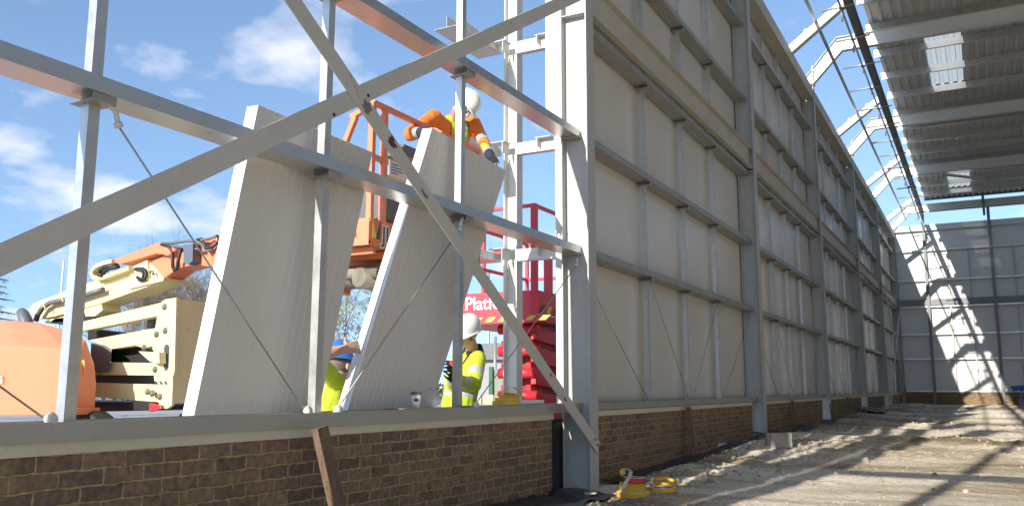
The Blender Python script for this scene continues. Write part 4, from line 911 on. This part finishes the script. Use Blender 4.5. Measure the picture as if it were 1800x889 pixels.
# ------------------------------------------------------------------ red scissor lift
YS = 9.4
def py9(u, v): return py(u, v, YS)
SX1 = py9(944, 520).x; SX0 = SX1-1.55; SYE = YS+2.7
zb, zt_ = py9(944, 566).z, py9(944, 509).z
zr = py9(938, 357).z
t = thing('scissor_lift', 'red scissor lift with guard rails standing outside the wall', 'scissor lift', ((SX0+SX1)/2, 10.7, -.1))
MB().box((SX0, YS, zb), (SX1, YS+.02, zt_)).build('end_board', 'red_bright', t, .004)
MB().box((SX1-.02, YS+.021, zb+.10), (SX1, SYE, zt_)).build('side_board', 'red', t, .004)
MB().box((SX0, YS+.021, zb+.10), (SX0+.02, SYE, zt_)).build('side_board', 'red', t, .004)
MB().box((SX0+.021, YS+.021, zb+.02), (SX1-.021, SYE, zb+.099)).build('platform_deck', 'red', t)
text('Platform', (py9(817, 545).x, YS-.004, py9(817, 545).z), (1, 0, 0), (0, 0, 1), .235, t, 'white', 'lettering', .006, 0, .004)
x = SX1-.95
for k in range(9):
    x0 = SX0+.05+k*.19; MB().prism([(x0, YS-.003, zb+.025), (x0+.10, YS-.003, zb+.025), (x0+.17, YS-.003, zb+.085), (x0+.07, YS-.003, zb+.085)], (0, -.004, 0)).build('hazard_mark', 'hazard_y', t)
for k in range(12):
    y_ = YS+.05+k*.20; MB().prism([(SX1+.001, y_, zb+.13), (SX1+.001, y_+.10, zb+.13), (SX1+.001, y_+.17, zb+.22), (SX1+.001, y_+.07, zb+.22)], (.004, 0, 0)).build('hazard_mark', 'hazard_y' if k % 2 else 'dark_letter', t)
def srail(p, q, w=.055, m_='red_bright'): MB().bar(p, q, w, w, (0, 0, 1) if abs(V3(q).z-V3(p).z) < .5 else (0, 1, 0)).build('guard_rail', m_, t, .006)
xs_ = (SX0+.03, SX1-.05)
for x in xs_:
    for y in (YS+.03, YS+1.3, SYE-.03): srail((x, y, zt_-.05), (x, y, zr), .075 if y < YS+1 else .05)
    for z in (zr-.02, zt_+.50): srail((x, YS+.05, z), (x, SYE, z), .045)
for y in (YS+.03, SYE-.03):
    for z in (zr-.02, zt_+.50): srail((SX0+.05, y, z), (SX1-.06, y, z), .045)
srail((SX1-.05, YS+.42, zt_-.05), (SX1-.05, YS+.42, zt_+.5), .09, 'red_bright')
# scissor pack
nlev = 4; zlo, zhi = .62, zb-.05; hstep = (zhi-zlo)/nlev
for xi in (SX1-.66, SX1-.30):
    for k in range(nlev):
        z0, z1 = zlo+k*hstep, zlo+(k+1)*hstep
        MB().bar((xi, YS+.35, z0+.04), (xi, SYE-.35, z1-.04), .07, .19, (0, 0, 1)).build('scissor_arm', 'red', t, .006)
        MB().bar((xi+.07, YS+.35, z1-.04), (xi+.07, SYE-.35, z0+.04), .07, .19, (0, 0, 1)).build('scissor_arm', 'red', t, .006)
for k in range(nlev+1):
    z = zlo+k*hstep
    for y in (YS+.35, SYE-.35): MB().tube([(SX1-.72, y, z), (SX1-.16, y, z)], .065, 12).build('cross_tube', 'red', t)
for k in range(nlev):
    MB().tube([(SX1-.72, (YS+SYE)/2, zlo+(k+.5)*hstep), (SX1-.16, (YS+SYE)/2, zlo+(k+.5)*hstep)], .06, 12).build('cross_tube', 'red', t)
    MB().tube([(SX1-.36, YS+.35, zlo+(k+.9)*hstep), (SX1-.36, SYE-.35, zlo+(k+.75)*hstep)], .012, 6).build('hose', 'black', t)
MB().box((SX0+.1, YS+.05, .22), (SX1-.1, SYE-.05, .72)).build('chassis', 'red_bright', t, .02)
MB().box((SX1-.60, YS+.55, .73), (SX1-.24, SYE-.5, zb-.02)).build('pack_filler', 'dark_red', t, .01)  # darker red box filling the see-through gaps of the scissor pack
MB().tube([(SX1-.55, YS+.04, .48), (SX1-.50, YS-.02, .48), (SX1-.32, YS-.02, .48), (SX1-.27, YS+.04, .48)], .015, 6).build('tow_handle', 'black', t)
MB().box((SX1-.75, YS+.046, .62), (SX1-.58, YS+.05, .72)).build('notice_plate', 'white', t)
for x in (SX0+.05, SX1-.05):
    for y in (YS+.45, SYE-.45): MB().lathe([(0, -.1), (.30, -.1), (.33, -.05), (.33, .05), (.30, .1), (0, .1)], (x, y, .21), 22, (1, 0, 0)).build('wheel', 'black', t)

# ------------------------------------------------------------------ people
def capsule(mb, a, b, ra, rb, n=14):
    a, b = V3(a), V3(b); d = (b-a); L = d.length; d = d/L if L > 1e-6 else V3((0, 0, 1)); pts = []; rs = []
    for i in range(1, 5): th = math.pi/2*(1-i/4); pts.append(a-d*ra*math.sin(th)); rs.append(ra*math.cos(th))
    for i in range(0, 4): th = math.pi/2*i/4; pts.append(b+d*rb*math.sin(th)); rs.append(rb*math.cos(th))
    rs[0] = max(rs[0], .002)
    pts = [a-d*ra*.999]+pts+[b+d*rb*.999]; rs = [.002]+rs+[.002]
    mb.tube(pts, rs, n)
class Person:
    def __init__(s, label, base, voxel=.0065):
        s.t = thing('person', label, 'person', base); s.b = []; s.mb = MB(); s.vox = voxel; s.mats = []
    def mi(s, m_):
        if m_ not in s.mats: s.mats.append(m_)
        return s.mats.index(m_)
    def bone(s, a, b, ra, rb, m_, bands=()):
        capsule(s.mb, a, b, ra, rb); s.b.append((V3(a), V3(b), ra, rb, s.mi(m_), [(x, y, s.mi(z)) for x, y, z in bands]))
    def blob(s, c, ax, m_):
        s.mb.ell(c, ax, 20, 14); A, B, C = [V3(q) for q in ax]; k = max((A, B, C), key=lambda q: q.length); r = min(A.length, B.length, C.length); h = k*(1-r/k.length)
        s.b.append((V3(c)-h, V3(c)+h, r, r, s.mi(m_), []))
    def hand(s, w_, d, pn, curl, m_='skin', side=1, sc=1., spread=.10, thumb=.9):
        w_, d, pn = V3(w_), V3(d).normalized(), V3(pn); pn = (pn-d*pn.dot(d)).normalized(); sd = d.cross(pn)*side
        for k in range(4):
            off = (k-1.5)*.021*sc; kn = w_+d*(.088-.006*abs(k-1.2))*sc+sd*off; s.bone(w_+sd*off*.55+d*.01, kn, .015*sc, .0125*sc, m_)
            L = [(.043, .026, .021), (.048, .030, .022), (.044, .028, .021), (.034, .021, .018)][k]; p = kn; ang = 0; dd = (d+sd*spread*(k-1.5)*.8).normalized()
            for j, l in enumerate(L):
                ang += curl*(1.0, .9, .6)[j]; v = dd*math.cos(ang)+pn*math.sin(ang); q = p+v*l*sc; s.bone(p, q, (.0098-.001*j)*sc, (.0090-.001*j)*sc, m_); p = q
        p = w_+d*.025*sc-sd*.022*sc; v = (d*.55-sd*thumb+pn*.35).normalized(); q = p+v*.042*sc; s.bone(p, q, .0150*sc, .0115*sc, m_); v2 = (v+d*.5+pn*.2).normalized(); r = q+v2*.032*sc; s.bone(q, r, .0110*sc, .010*sc, m_); s.bone(r, r+(v2+d*.2).normalized()*.022*sc, .010*sc, .0085*sc, m_)
    def head(s, c, f, u, neck, hat=None, hair='hair', collar=None):
        c, f, u = V3(c), V3(f).normalized(), V3(u); u = (u-f*u.dot(f)).normalized(); r = f.cross(u)
        s.blob(c+u*.025-f*.008, (r*.076, f*.096, u*.098), 'skin'); s.blob(c-u*.045+f*.026, (r*.058, f*.066, u*.068), 'skin')
        s.bone(c-u*.095+f*.055, c-u*.092+f*.06, .026, .024, 'skin')
        s.bone(c+u*.012+f*.090, c-u*.030+f*.110, .010, .0165, 'skin'); s.bone(c-u*.030+f*.097+r*.012, c-u*.030+f*.097-r*.012, .010, .010, 'skin')
        s.bone(c+u*.030+f*.080+r*.04, c+u*.030+f*.080-r*.04, .014, .014, 'skin')
        for k in (-1, 1): s.blob(c-u*.012-f*.005+r*k*.080, (r*.012, f*.020, u*.032), 'skin'); s.bone(c-u*.02+f*.066+r*k*.035, c-u*.02+f*.05+r*k*.05, .018, .018, 'skin')
        s.bone(c-u*.065+f*.088+r*.02, c-u*.065+f*.088-r*.02, .0075, .0075, 'lips')
        s.bone(neck, c-u*.06-f*.02, .058, .055, 'skin')
        for k in (-1, 1):
            MB().ell(c+u*.008+f*.0865+r*k*.031, (r*.013, f*.010, u*.007), 12, 8).build('eye', 'white', s.t); MB().ell(c+u*.008+f*.0955+r*k*.031, (r*.006, f*.0025, u*.006), 10, 6).build('iris', 'dark_letter', s.t)
            MB().tube([c+u*.028+f*.094+r*k*.015, c+u*.034+f*.093+r*k*.035, c+u*.028+f*.085+r*k*.05], .0045, 6).build('eyebrow', 'hair', s.t)
        h = MB(); n = 24; vs = []
        for i in range(9):
            th = math.pi*.5*(i/8)+.9
            for k in range(n+1):
                ph = math.pi*(.12+1.76*k/n); vs.append(c+u*.02+(f*math.cos(ph)*.101+r*math.sin(ph)*.081-f*.008)*math.sin(th)+u*math.cos(th)*.104)
        h.add(vs, [(i*(n+1)+k, (i+1)*(n+1)+k, (i+1)*(n+1)+k+1, i*(n+1)+k+1) for i in range(8) for k in range(n)], True); o = h.build('hair', hair, s.t)
        if hat:
            hc = c+u*.040-f*.004; mb = MB(); prof = [(1.0, 0), (.995, .03), (.97, .06), (.90, .092), (.74, .122), (.5, .142), (.22, .151), (0, .153)]
            vs = []; n = 36
            for rr_, zz in prof:
                for k in range(n): a = 2*math.pi*k/n; vs.append(hc+(f*math.cos(a)*.142+r*math.sin(a)*.114)*rr_+u*zz*.98)
            mb.add(vs, [(i*n+k, i*n+(k+1) % n, (i+1)*n+(k+1) % n, (i+1)*n+k) for i in range(len(prof)-1) for k in range(n)], True)
            for off, w_ in ((0, .010), (.040, .007), (-.040, .007)):
                pts = []
                for i in range(11):
                    a = -1.15+2.3*i/10; pts.append(hc+f*math.sin(a)*.132*(1 if abs(off) < .01 else .93)+r*off+u*(.150*math.cos(a)**.75-(.004 if abs(off) < .01 else .014)))
                mb.tube(pts, w_, 8)
            hh = mb.build('hard_hat', hat, s.t)
            mb = MB(); vs = []
            for rr_, zz in ((.99, .008), (1.0, .0), (1.08, -.006)):
                for k in range(n):
                    a = 2*math.pi*k/n; pk = max(0, math.cos(a))**2.2; e = rr_+(pk*.30 if rr_ > 1.01 else 0); vs.append(hc+(f*math.cos(a)*.142+r*math.sin(a)*.114)*e+u*(zz-(pk*.022 if rr_ > 1.01 else 0)))
            mb.add(vs, [(i*n+k, (i+1)*n+k, (i+1)*n+(k+1) % n, i*n+(k+1) % n) for i in range(2) for k in range(n)], True); o = mb.build('brim', hat, hh); sm = o.modifiers.new('thick', 'SOLIDIFY'); sm.thickness = .005
    def finish(s, wrinkle=.006, rule=None):
        me = s.mb.mesh('body', ['skin']); o = bpy.data.objects.new('body', me); COL.objects.link(o)
        r = o.modifiers.new('r', 'REMESH'); r.mode = 'VOXEL'; r.voxel_size = s.vox; r.use_smooth_shade = True
        k = o.modifiers.new('s', 'SMOOTH'); k.factor = .5; k.iterations = 4
        dg = bpy.context.evaluated_depsgraph_get(); new = bpy.data.meshes.new_from_object(o.evaluated_get(dg)); bpy.data.objects.remove(o)
        n = len(new.vertices); co = np.empty(n*3); new.vertices.foreach_get('co', co); co = co.reshape(-1, 3); best = np.full(n, 1e9); tt = np.zeros(n); ib = np.zeros(n, int)
        for i, (a, b, ra, rb, m_, bd) in enumerate(s.b):
            a_, d = np.array(a), np.array(b-a); dd = max(d@d, 1e-9); q = np.clip((co-a_)@d/dd, 0, 1); dist = np.linalg.norm(co-a_-q[:, None]*d, axis=1)-(ra+(rb-ra)*q)
            u_ = dist < best; best[u_] = dist[u_]; ib[u_] = i; tt[u_] = q[u_]
        vm = np.array([s.b[i][4] for i in range(len(s.b))])[ib]
        for i, bb in enumerate(s.b):
            for lo, hi, m_ in bb[5]: vm[(ib == i) & (tt >= lo) & (tt <= hi)] = m_
        if rule is not None: vm = rule(co, vm, s)
        skin = [s.mats.index(x) for x in ('skin', 'lips') if x in s.mats]; nr = np.empty(n*3); new.vertices.foreach_get('normal', nr); nr = nr.reshape(-1, 3)
        for i in range(n):
            if vm[i] not in skin:
                p = V3(co[i]); k = noise.noise(p*14)*.6+noise.noise(V3((p.x*30, p.y*30, p.z*16)))*.4; co[i] += nr[i]*wrinkle*k
        new.vertices.foreach_set('co', co.reshape(-1))
        new.materials.clear()
        for m_ in s.mats: new.materials.append(M[m_])
        ls = np.empty(len(new.polygons), int); new.polygons.foreach_get('loop_start', ls); lv_ = np.empty(len(new.loops), int); new.loops.foreach_get('vertex_index', lv_)
        new.polygons.foreach_set('material_index', vm[lv_[ls]].astype(np.int32)); new.polygons.foreach_set('use_smooth', [True]*len(new.polygons)); new.update()
        b = bpy.data.objects.new('body', new); COL.objects.link(b); b.parent = s.t; b.matrix_parent_inverse = Matrix.Translation(s.t.location).inverted(); return b
def torso(P, pel, chest, neck, shL, shR, m_, low, bands=()):
    pel, chest, neck, shL, shR = map(V3, (pel, chest, neck, shL, shR)); sx = (shR-shL).normalized(); up = (chest-pel).normalized(); fw_ = sx.cross(up).normalized()
    P.bone(pel-sx*.075, pel+sx*.075, .125, .125, low); mid = pel.lerp(chest, .5)
    P.bone(pel-sx*.06+up*.08, chest-sx*.07, .125, .135, m_, bands); P.bone(pel+sx*.06+up*.08, chest+sx*.07, .125, .135, m_, bands)
    P.bone(chest-sx*.08, shL, .12, .075, m_); P.bone(chest+sx*.08, shR, .12, .075, m_); P.bone(chest+up*.08, neck-up*.02, .11, .07, m_)
def limb(P, a, b, c, r, m1, m2, b1=(), b2=()): P.bone(a, b, r[0], r[1], m1, b1); P.bone(b, c, r[1]*.97, r[2], m2, b2)

# worker in the basket
P = Person('worker in orange jacket and white hard hat leaning over the basket rail', (-1.25, 6.4, zf+.03))
hc = px(814, 184, -.84); neck = px(800, 213, -1.0); shL = px(763, 207, -1.06); shR = px(832, 217, -.92); chest = px(795, 236, -1.05); pel = px(752, 300, -1.27)
BR = [(.78, .9, 'reflect')]
torso(P, pel, chest, neck, shL, shR, 'hiviz_orange', 'hiviz_orange')
elL = px(722, 236, -.95); wrL = px(752, 231, -.62); elR = px(850, 249, -.78); wrR = px(862, 275, -.56)
limb(P, shL, elL, wrL, (.082, .066, .046), 'hiviz_orange', 'hiviz_orange', (), [(.40, .62, 'reflect'), (.62, 1, 'navy')])
limb(P, shR, elR, wrR, (.080, .062, .045), 'hiviz_orange', 'hiviz_orange', [(.75, 1, 'reflect')], [(.6, .78, 'reflect'), (.78, 1, 'navy')])
P.hand(wrL, px(773, 219, -.40)-wrL, (.3, .1, -1), .38, side=-1, sc=1.05)
P.hand(wrR, px(873, 287, -.40)-wrR, (.4, 0, -1), .35, 'dark_cloth', side=1, sc=1.1)
hip = V3((0, .10, 0)); fx = V3((-1.30, 6.2, zf+.10))
for k, s_ in ((0, -1), (1, 1)):
    h = pel+V3((0, .09*s_, -.05)); kn = V3((-1.18, 6.32+.13*s_, zf+.52)); an = V3((-1.35, 6.3+.14*s_, zf+.11)); limb(P, h, kn, an, (.095, .07, .05), 'hiviz_orange', 'hiviz_orange', [(.5, .62, 'reflect')]); P.bone(an-V3((0, 0, .03)), an+V3((.15, 0, -.045)), .048, .035, 'dark_cloth')
P.bone(neck+V3((-.03, -.05, -.01)), neck+V3((.0, .07, -.01)), .062, .062, 'hiviz_orange'); P.bone(neck+V3((-.05, 0, .02)), neck+V3((.02, .02, -.03)), .066, .06, 'hiviz_orange')
P.head(hc-V3((0, 0, .02)), (.62, .10, -.72), (.55, .12, .8), neck, 'white')
sxd = np.array((shR-shL).normalized()); c0 = np.array(chest); upd = np.array((neck-pel).normalized())
def orule(co, vm, s):
    lat = (co-c0)@sxd; hgt = (co-c0)@upd; oj = s.mats.index('hiviz_orange'); y = s.mi('hiviz'); rf = s.mi('reflect'); nv = s.mi('navy')
    tors = (vm == oj) & (np.abs(lat) < .17) & (hgt > -.35) & (hgt < .20)
    for a in (-.09, .085):
        vm[tors & (np.abs(lat-a) < .032)] = y; vm[tors & (np.abs(lat-a-.036*np.sign(a)) < .006)] = nv
    vm[tors & (np.abs(hgt+.22) < .028)] = y
    vm[tors & (np.abs(lat+.02) < .012) & (hgt < .02)] = rf
    return vm
P.finish(rule=orule)
t = P.t
mb = MB(); mb.box(tuple(px(818, 226, -.88)-V3((.012, .03, .02))), tuple(px(818, 226, -.88)+V3((.012, .03, .02)))); mb.build('harness_buckle', 'galv', t)

# crouching worker with blue hat
P = Person('crouching worker in yellow vest and blue hard hat, one hand gripping the tilted panel', (-.85, 5.05, -.1))
hc = px(600, 641, -.80); neck = px(590, 664, -.82); shL = px(566, 674, -.92); shR = px(594, 676, -.68); chest = px(574, 700, -.84); pel = V3((-.90, 4.92, .42))
torso(P, pel, chest, neck, shL, shR, 'hiviz', 'navy', [(.30, .48, 'reflect')])
elb = px(556, 626, -.58); wr = px(606, 613, -.50)
limb(P, shR, elb, wr, (.068, .052, .033), 'hiviz', 'skin', [(.0, .25, 'hiviz')])
P.hand(wr, px(640, 607, -.47)-wr, (-.47, .85, -.2), .20, side=-1, sc=1.12, spread=.2, thumb=1.2)
el2 = V3((-.95, 5.05, .72)); limb(P, shL, el2, V3((-.75, 5.25, .62)), (.068, .052, .036), 'hiviz', 'skin'); P.hand((-.75, 5.25, .62), (.6, .5, .1), (.3, .7, 0), .5, side=1)
for s_ in (-1, 1):
    h = pel+V3((.06*s_, .05, 0)); kn = V3((-.85+.16*s_, 5.28, .46)); an = V3((-.88+.14*s_, 5.02, -.02)); limb(P, h, kn, an, (.09, .065, .05), 'navy', 'navy'); P.bone(an-V3((0, .03, .03)), an+V3((0, .17, -.045)), .045, .034, 'dark_cloth')
P.head(hc, (.12, .95, -.12), (0, .1, 1), neck, 'hat_blue')
s0 = np.array((shR-shL).normalized()); cc = np.array(chest)
def brule(co, vm, s):
    lat = (co-cc)@s0; y = s.mats.index('hiviz'); rf = s.mi('reflect'); vm[(vm == y) & (np.abs(np.abs(lat)-.10) < .026) & (np.abs(co[:, 2]-cc[2]) < .3)] = rf; return vm
P.finish(rule=brule)

# worker with white hat at the panel's right edge
P = Person('worker in yellow hi vis jacket and white hard hat peering round the tilted panel', (-.75, 7.0, -.1))
hc = px(822, 586, -.70); neck = px(832, 618, -.74); shL = px(840, 630, -.64); shR = px(806, 632, -.95); chest = px(815, 662, -.80); pel = V3(px(801, 716, -.84)) + V3((0, 0, -.12))
torso(P, pel, chest, neck, shL, shR, 'hiviz', 'navy', [(.42, .56, 'reflect')])
e1 = px(834, 676, -.55); w1 = px(806, 668, -.46); limb(P, shL, e1, w1, (.080, .066, .050), 'hiviz', 'hiviz', [(.45, .72, 'reflect')], [(.55, .85, 'reflect')])
e2 = px(797, 676, -.80); w2 = px(797, 648, -.60); limb(P, shR, e2, w2, (.078, .064, .05), 'hiviz', 'hiviz', (), [(.3, .6, 'reflect')])
P.hand(w1, px(784, 652, -.40)-w1, (-.2, -.6, .4), .55, 'dark_cloth', side=1, sc=1.25); P.hand(w2, px(786, 624, -.42)-w2, (-.3, -.5, -.1), .55, 'dark_cloth', side=-1, sc=1.25)
P.bone(w1, w1.lerp(px(784, 652, -.4), .25), .04, .038, 'dark_cloth'); P.bone(w2, w2.lerp(px(786, 624, -.42), .25), .04, .038, 'redtape')
for s_ in (-1, 1):
    h = pel+V3((.05*s_, .08*s_, -.03)); kn = V3((h.x+.03, h.y-.05, .38)); an = V3((h.x, h.y, .0)); limb(P, h, kn, an, (.095, .07, .055), 'navy', 'navy'); P.bone(an-V3((0, -.03, .03)), an+V3((-.02, -.17, -.05)), .048, .036, 'dark_cloth')
for a in ((-.07, -.02), (.07, .02), (0, .07), (0, -.06)): P.bone(neck+V3((a[0], a[1], -.035)), neck+V3((a[0]*.75, a[1]*.75, .045)), .040, .036, 'dark_cloth')
P.bone(neck+V3((.03, -.07, -.05)), chest+V3((.03, -.13, .02)), .045, .03, 'dark_cloth')
P.head(hc, (-.30, -.90, -.40), (.30, -.15, 1), neck, 'white')
P.finish()

# ------------------------------------------------------------------ far background
def branch(mb, p, d, L, r, lev, rnd, drop=0., spread=.55, twigs=None):
    n = 3; pts = [p]; rs = [r]; dd = d.copy()
    for i in range(n):
        dd = (dd+V3((rnd.uniform(-.14, .14), rnd.uniform(-.14, .14), rnd.uniform(-.08, .10)-drop))).normalized(); p = p+dd*L/n; pts.append(p); rs.append(max(.004, r*(1-.42*(i+1)/n)))
    mb.tube(pts, rs, 5 if lev > 2 else 3, False)
    if lev <= 0:
        if twigs is not None: twigs.append((p, dd))
        return
    k = 3 if lev > 1 else 4
    for j in range(k):
        f = rnd.uniform(.35, 1.0); q = pts[0].lerp(pts[-1], f); a = rnd.uniform(0, 6.28); e = V3((math.cos(a), math.sin(a), rnd.uniform(-.2, .5)))
        nd = (dd+e*spread*rnd.uniform(.6, 1.4)).normalized(); branch(mb, q, nd, L*rnd.uniform(.55, .8), r*.5, lev-1, rnd, drop, spread, twigs)
    branch(mb, p, dd, L*.75, r*.58, lev-1, rnd, drop, spread, twigs)
def tree(label, base, H, seed, lev=5, leafm=None, leafsize=.06, nleaf=0, drop=0., spread=.6, thick=.018, lscatter=.25, trunkm='bark', grp='trees beyond the machines', cone=None):
    rnd = random.Random(seed); base = V3(base); t = thing('tree', label, 'tree', base, grp); tr = MB(); tp_ = base+V3((rnd.uniform(-.2, .2), 0, H*.28)); tr.tube([base, base.lerp(tp_, .5), tp_], [H*thick, H*thick*.85, H*thick*.7], 9); tr.build('trunk', trunkm, t)
    mb = MB(); tw = []
    for k in range(5): a = k*1.26+rnd.random(); branch(mb, tp_, V3((math.cos(a)*.55, math.sin(a)*.55, 1)).normalized(), H*.27, H*thick*.45, lev-1, rnd, drop, spread, tw)
    branch(mb, tp_, V3((0, 0, 1)), H*.3, H*thick*.6, lev-1, rnd, drop, spread, tw)
    mb.build('branches', 'twig', t)
    if leafm:
        lf = MB(); 
        for i in range(nleaf):
            p, d = tw[rnd.randrange(len(tw))]; p = p+V3((rnd.gauss(0, lscatter), rnd.gauss(0, lscatter), rnd.gauss(0, lscatter)-drop*rnd.random()*2)); a = V3((rnd.gauss(0, 1), rnd.gauss(0, 1), rnd.gauss(0, 1))).normalized(); b = a.cross(V3((rnd.random(), 1, .3))).normalized(); s_ = leafsize*rnd.uniform(.5, 1.3)
            lf.add([p-a*s_, p+b*s_*.5, p+a*s_, p-b*s_*.5], [(0, 1, 2, 3)])
        lf.build('crown', leafm, t)
    return t
def gpos(u, dist): p = pd(u, 690, dist); return (p.x, p.y, -.12)
tree('bare spring tree behind the cream boom, largest of the three bare ones', gpos(285, 44), 7.8, 21, 6, 'leaf', .05, 1500, thick=.011)
tree('bare twiggy tree low behind the cream tower arms', gpos(215, 46), 6.2, 22, 5, thick=.013)
tree('bare tree half hidden behind the upright panel edge', gpos(342, 46), 7.2, 25, 6, 'leaf', .05, 500, thick=.013)
tree('weeping birch with yellow green young leaves behind the blue hatted worker', gpos(606, 36), 6.4, 31, 6, 'leaf', .065, 7000, drop=.16, spread=.5, thick=.011, lscatter=.22)
t = thing('conifer', 'dark conifer branches at the left edge of the yard', 'tree', gpos(-27, 30), 'trees beyond the machines')
b0 = V3(gpos(-27, 30)); MB().tube([b0, b0+V3((0, 0, 5.2))], [.14, .03], 8).build('trunk', 'bark', t); rnd = random.Random(5); mb = MB(); br = MB()
for i in range(46):
    z = 1.0+4.0*i/46; a = i*2.4; L = (5.4-z)*.36+.25; d = V3((math.cos(a), math.sin(a), -.12)); p0_ = b0+V3((0, 0, z)); br.tube([p0_, p0_+d*L*.6, p0_+d*L], [.03, .02, .006], 4, False)
    for k in range(70):
        f = rnd.random(); p = p0_+d*L*f+V3((rnd.gauss(0, .09), rnd.gauss(0, .09), rnd.gauss(-.03, .05))); v = (d+V3((rnd.gauss(0, .7), rnd.gauss(0, .7), rnd.gauss(0, .3)))).normalized()*.11; n_ = v.cross(V3((0, 0, 1))).normalized()*.012
        mb.add([p-n_, p+n_, p+v], [(0, 1, 2)])
br.build('branches', 'bark', t); mb.build('crown', 'conifer', t)
# mast and street lamp
p0 = gpos(93, 28); tag(MB().tube([p0, (p0[0], p0[1], pd(99, 452, 28).z)], [.06, .03], 8).build('mast', 'white'), 'thin white mast standing behind the boom lift', 'mast')
p0 = V3(gpos(858, 34)); top = pd(858, 474, 34).z; t = thing('street_lamp', 'grey street lamp behind the red platform rails', 'street lamp', p0)
MB().tube([p0, (p0.x, p0.y, top)], [.07, .045], 8).build('pole', 'galv', t); hd = pd(852, 473, 34); MB().hull([V3((p0.x, p0.y, top))+V3(q) for q in ((.08, .04, -.06), (.08, -.04, -.06), (-.35, -.12, -.02), (-.35, .12, -.02), (-.3, .08, .1), (0, .05, .06))]).build('lamp_head', 'galv', t)
# grey building, bank, skip, pallets
d0 = 30; a, b = pd(835, 645, d0), pd(905, 645, d0)
t = thing('grey_building', 'low grey flat roofed building behind the red scissor lift', 'building', gpos(870, 31))
gx0, gx1, gy = pd(800, 690, d0).x, pd(960, 690, d0).x+3, pd(860, 690, d0).y; zt1, zt0 = pd(860, 603, d0).z, pd(860, 632, d0).z
MB().box((gx0, gy, -.12), (gx1, gy+8, zt0)).build('wall', 'render_wall', t); MB().box((gx0-.2, gy-.25, zt0+.001), (gx1+.2, gy+8, zt1)).build('roof', 'render_dark', t); MB().box((gx0+2.4, gy-.02, -.1), (gx0+3.2, gy-.001, zt0-.5)).build('door', 'render_dark', t)
mb = MB(); vs = []; nx, ny = 40, 8
for j in range(ny):
    for i in range(nx): x = gx0-8+(min(gx1+3, -3.5)-gx0+8)*i/(nx-1); f = j/(ny-1); vs.append((x, gy+12+f*10, -.12+(pd(860, 588, 45).z+.2+.5*noise.noise(V3((x*.25, 0, 0))))*math.sin(f*math.pi*.5)))
mb.add(vs, [(j*nx+i, j*nx+i+1, (j+1)*nx+i+1, (j+1)*nx+i) for j in range(ny-1) for i in range(nx-1)], True); o = mb.build('grass_bank', 'grass'); struct(o)
t = thing('site_cabin_panel', 'pale green hoarding panel in a green frame behind the white helmeted man', 'hoarding', gpos(862, 16))
hx0, hx1 = pd(840, 690, 16), pd(885, 690, 16); z0, z1 = -.1, pd(860, 648, 16).z
MB().box((hx0.x, hx0.y+.5, z0), (hx1.x+.5, hx0.y+.56, z1)).build('board', 'green_bin', t); 
for x in (hx0.x+.02, hx0.x+.55, hx1.x+.2): MB().box((x-.04, hx0.y+.44, z0), (x+.04, hx0.y+.5, z1+.05)).build('frame_post', 'green', t)
p0 = V3(gpos(870, 18)); tag(MB().tube([p0, (p0.x, p0.y, pd(868, 590, 18).z)], .035, 8).build('steel_pole', 'galv_dull'), 'thin steel pole in front of the grey building', 'pole')
c = px(838, 712, -1.7); t = thing('pallet', 'pale wooden pallet on edge outside the wall', 'pallet', (c.x, c.y, -.1)); 
for k in range(5): MB().box((c.x-.2+k*.16, c.y, -.1), (c.x-.1+k*.16, c.y+.02, .92)).build('slat', 'pale_wood', t)
for z in (.1, .5, .86): MB().box((c.x-.22, c.y+.021, z-.04), (c.x+.58, c.y+.1, z+.04)).build('bearer', 'pale_wood', t)
# far hedge line closing the yard
mb = MB(); rnd = random.Random(9)
for i in range(9000):
    a = rnd.uniform(-1.35, .25); d_ = rnd.gauss(85, 4); x = CAM[0]+math.sin(a)*d_; y = math.cos(a)*d_; h = 1.3+.7*noise.noise(V3((a*9, 0, 0)))+.35*noise.noise(V3((a*40, 2, 0)))
    z = rnd.random()**.7*max(.5, h); v = V3((rnd.gauss(0, 1), rnd.gauss(0, 1), rnd.gauss(0, 1))).normalized()*.28; u_ = v.cross(V3((.3, .2, 1))).normalized()*.2; p = V3((x, y, z-.1)); mb.add([p-v, p+u_, p+v, p-u_], [(0, 1, 2, 3)])
tag(mb.build('far_hedge', 'hedge'), 'distant low hedge belt round the yard', 'hedge', kind='stuff')
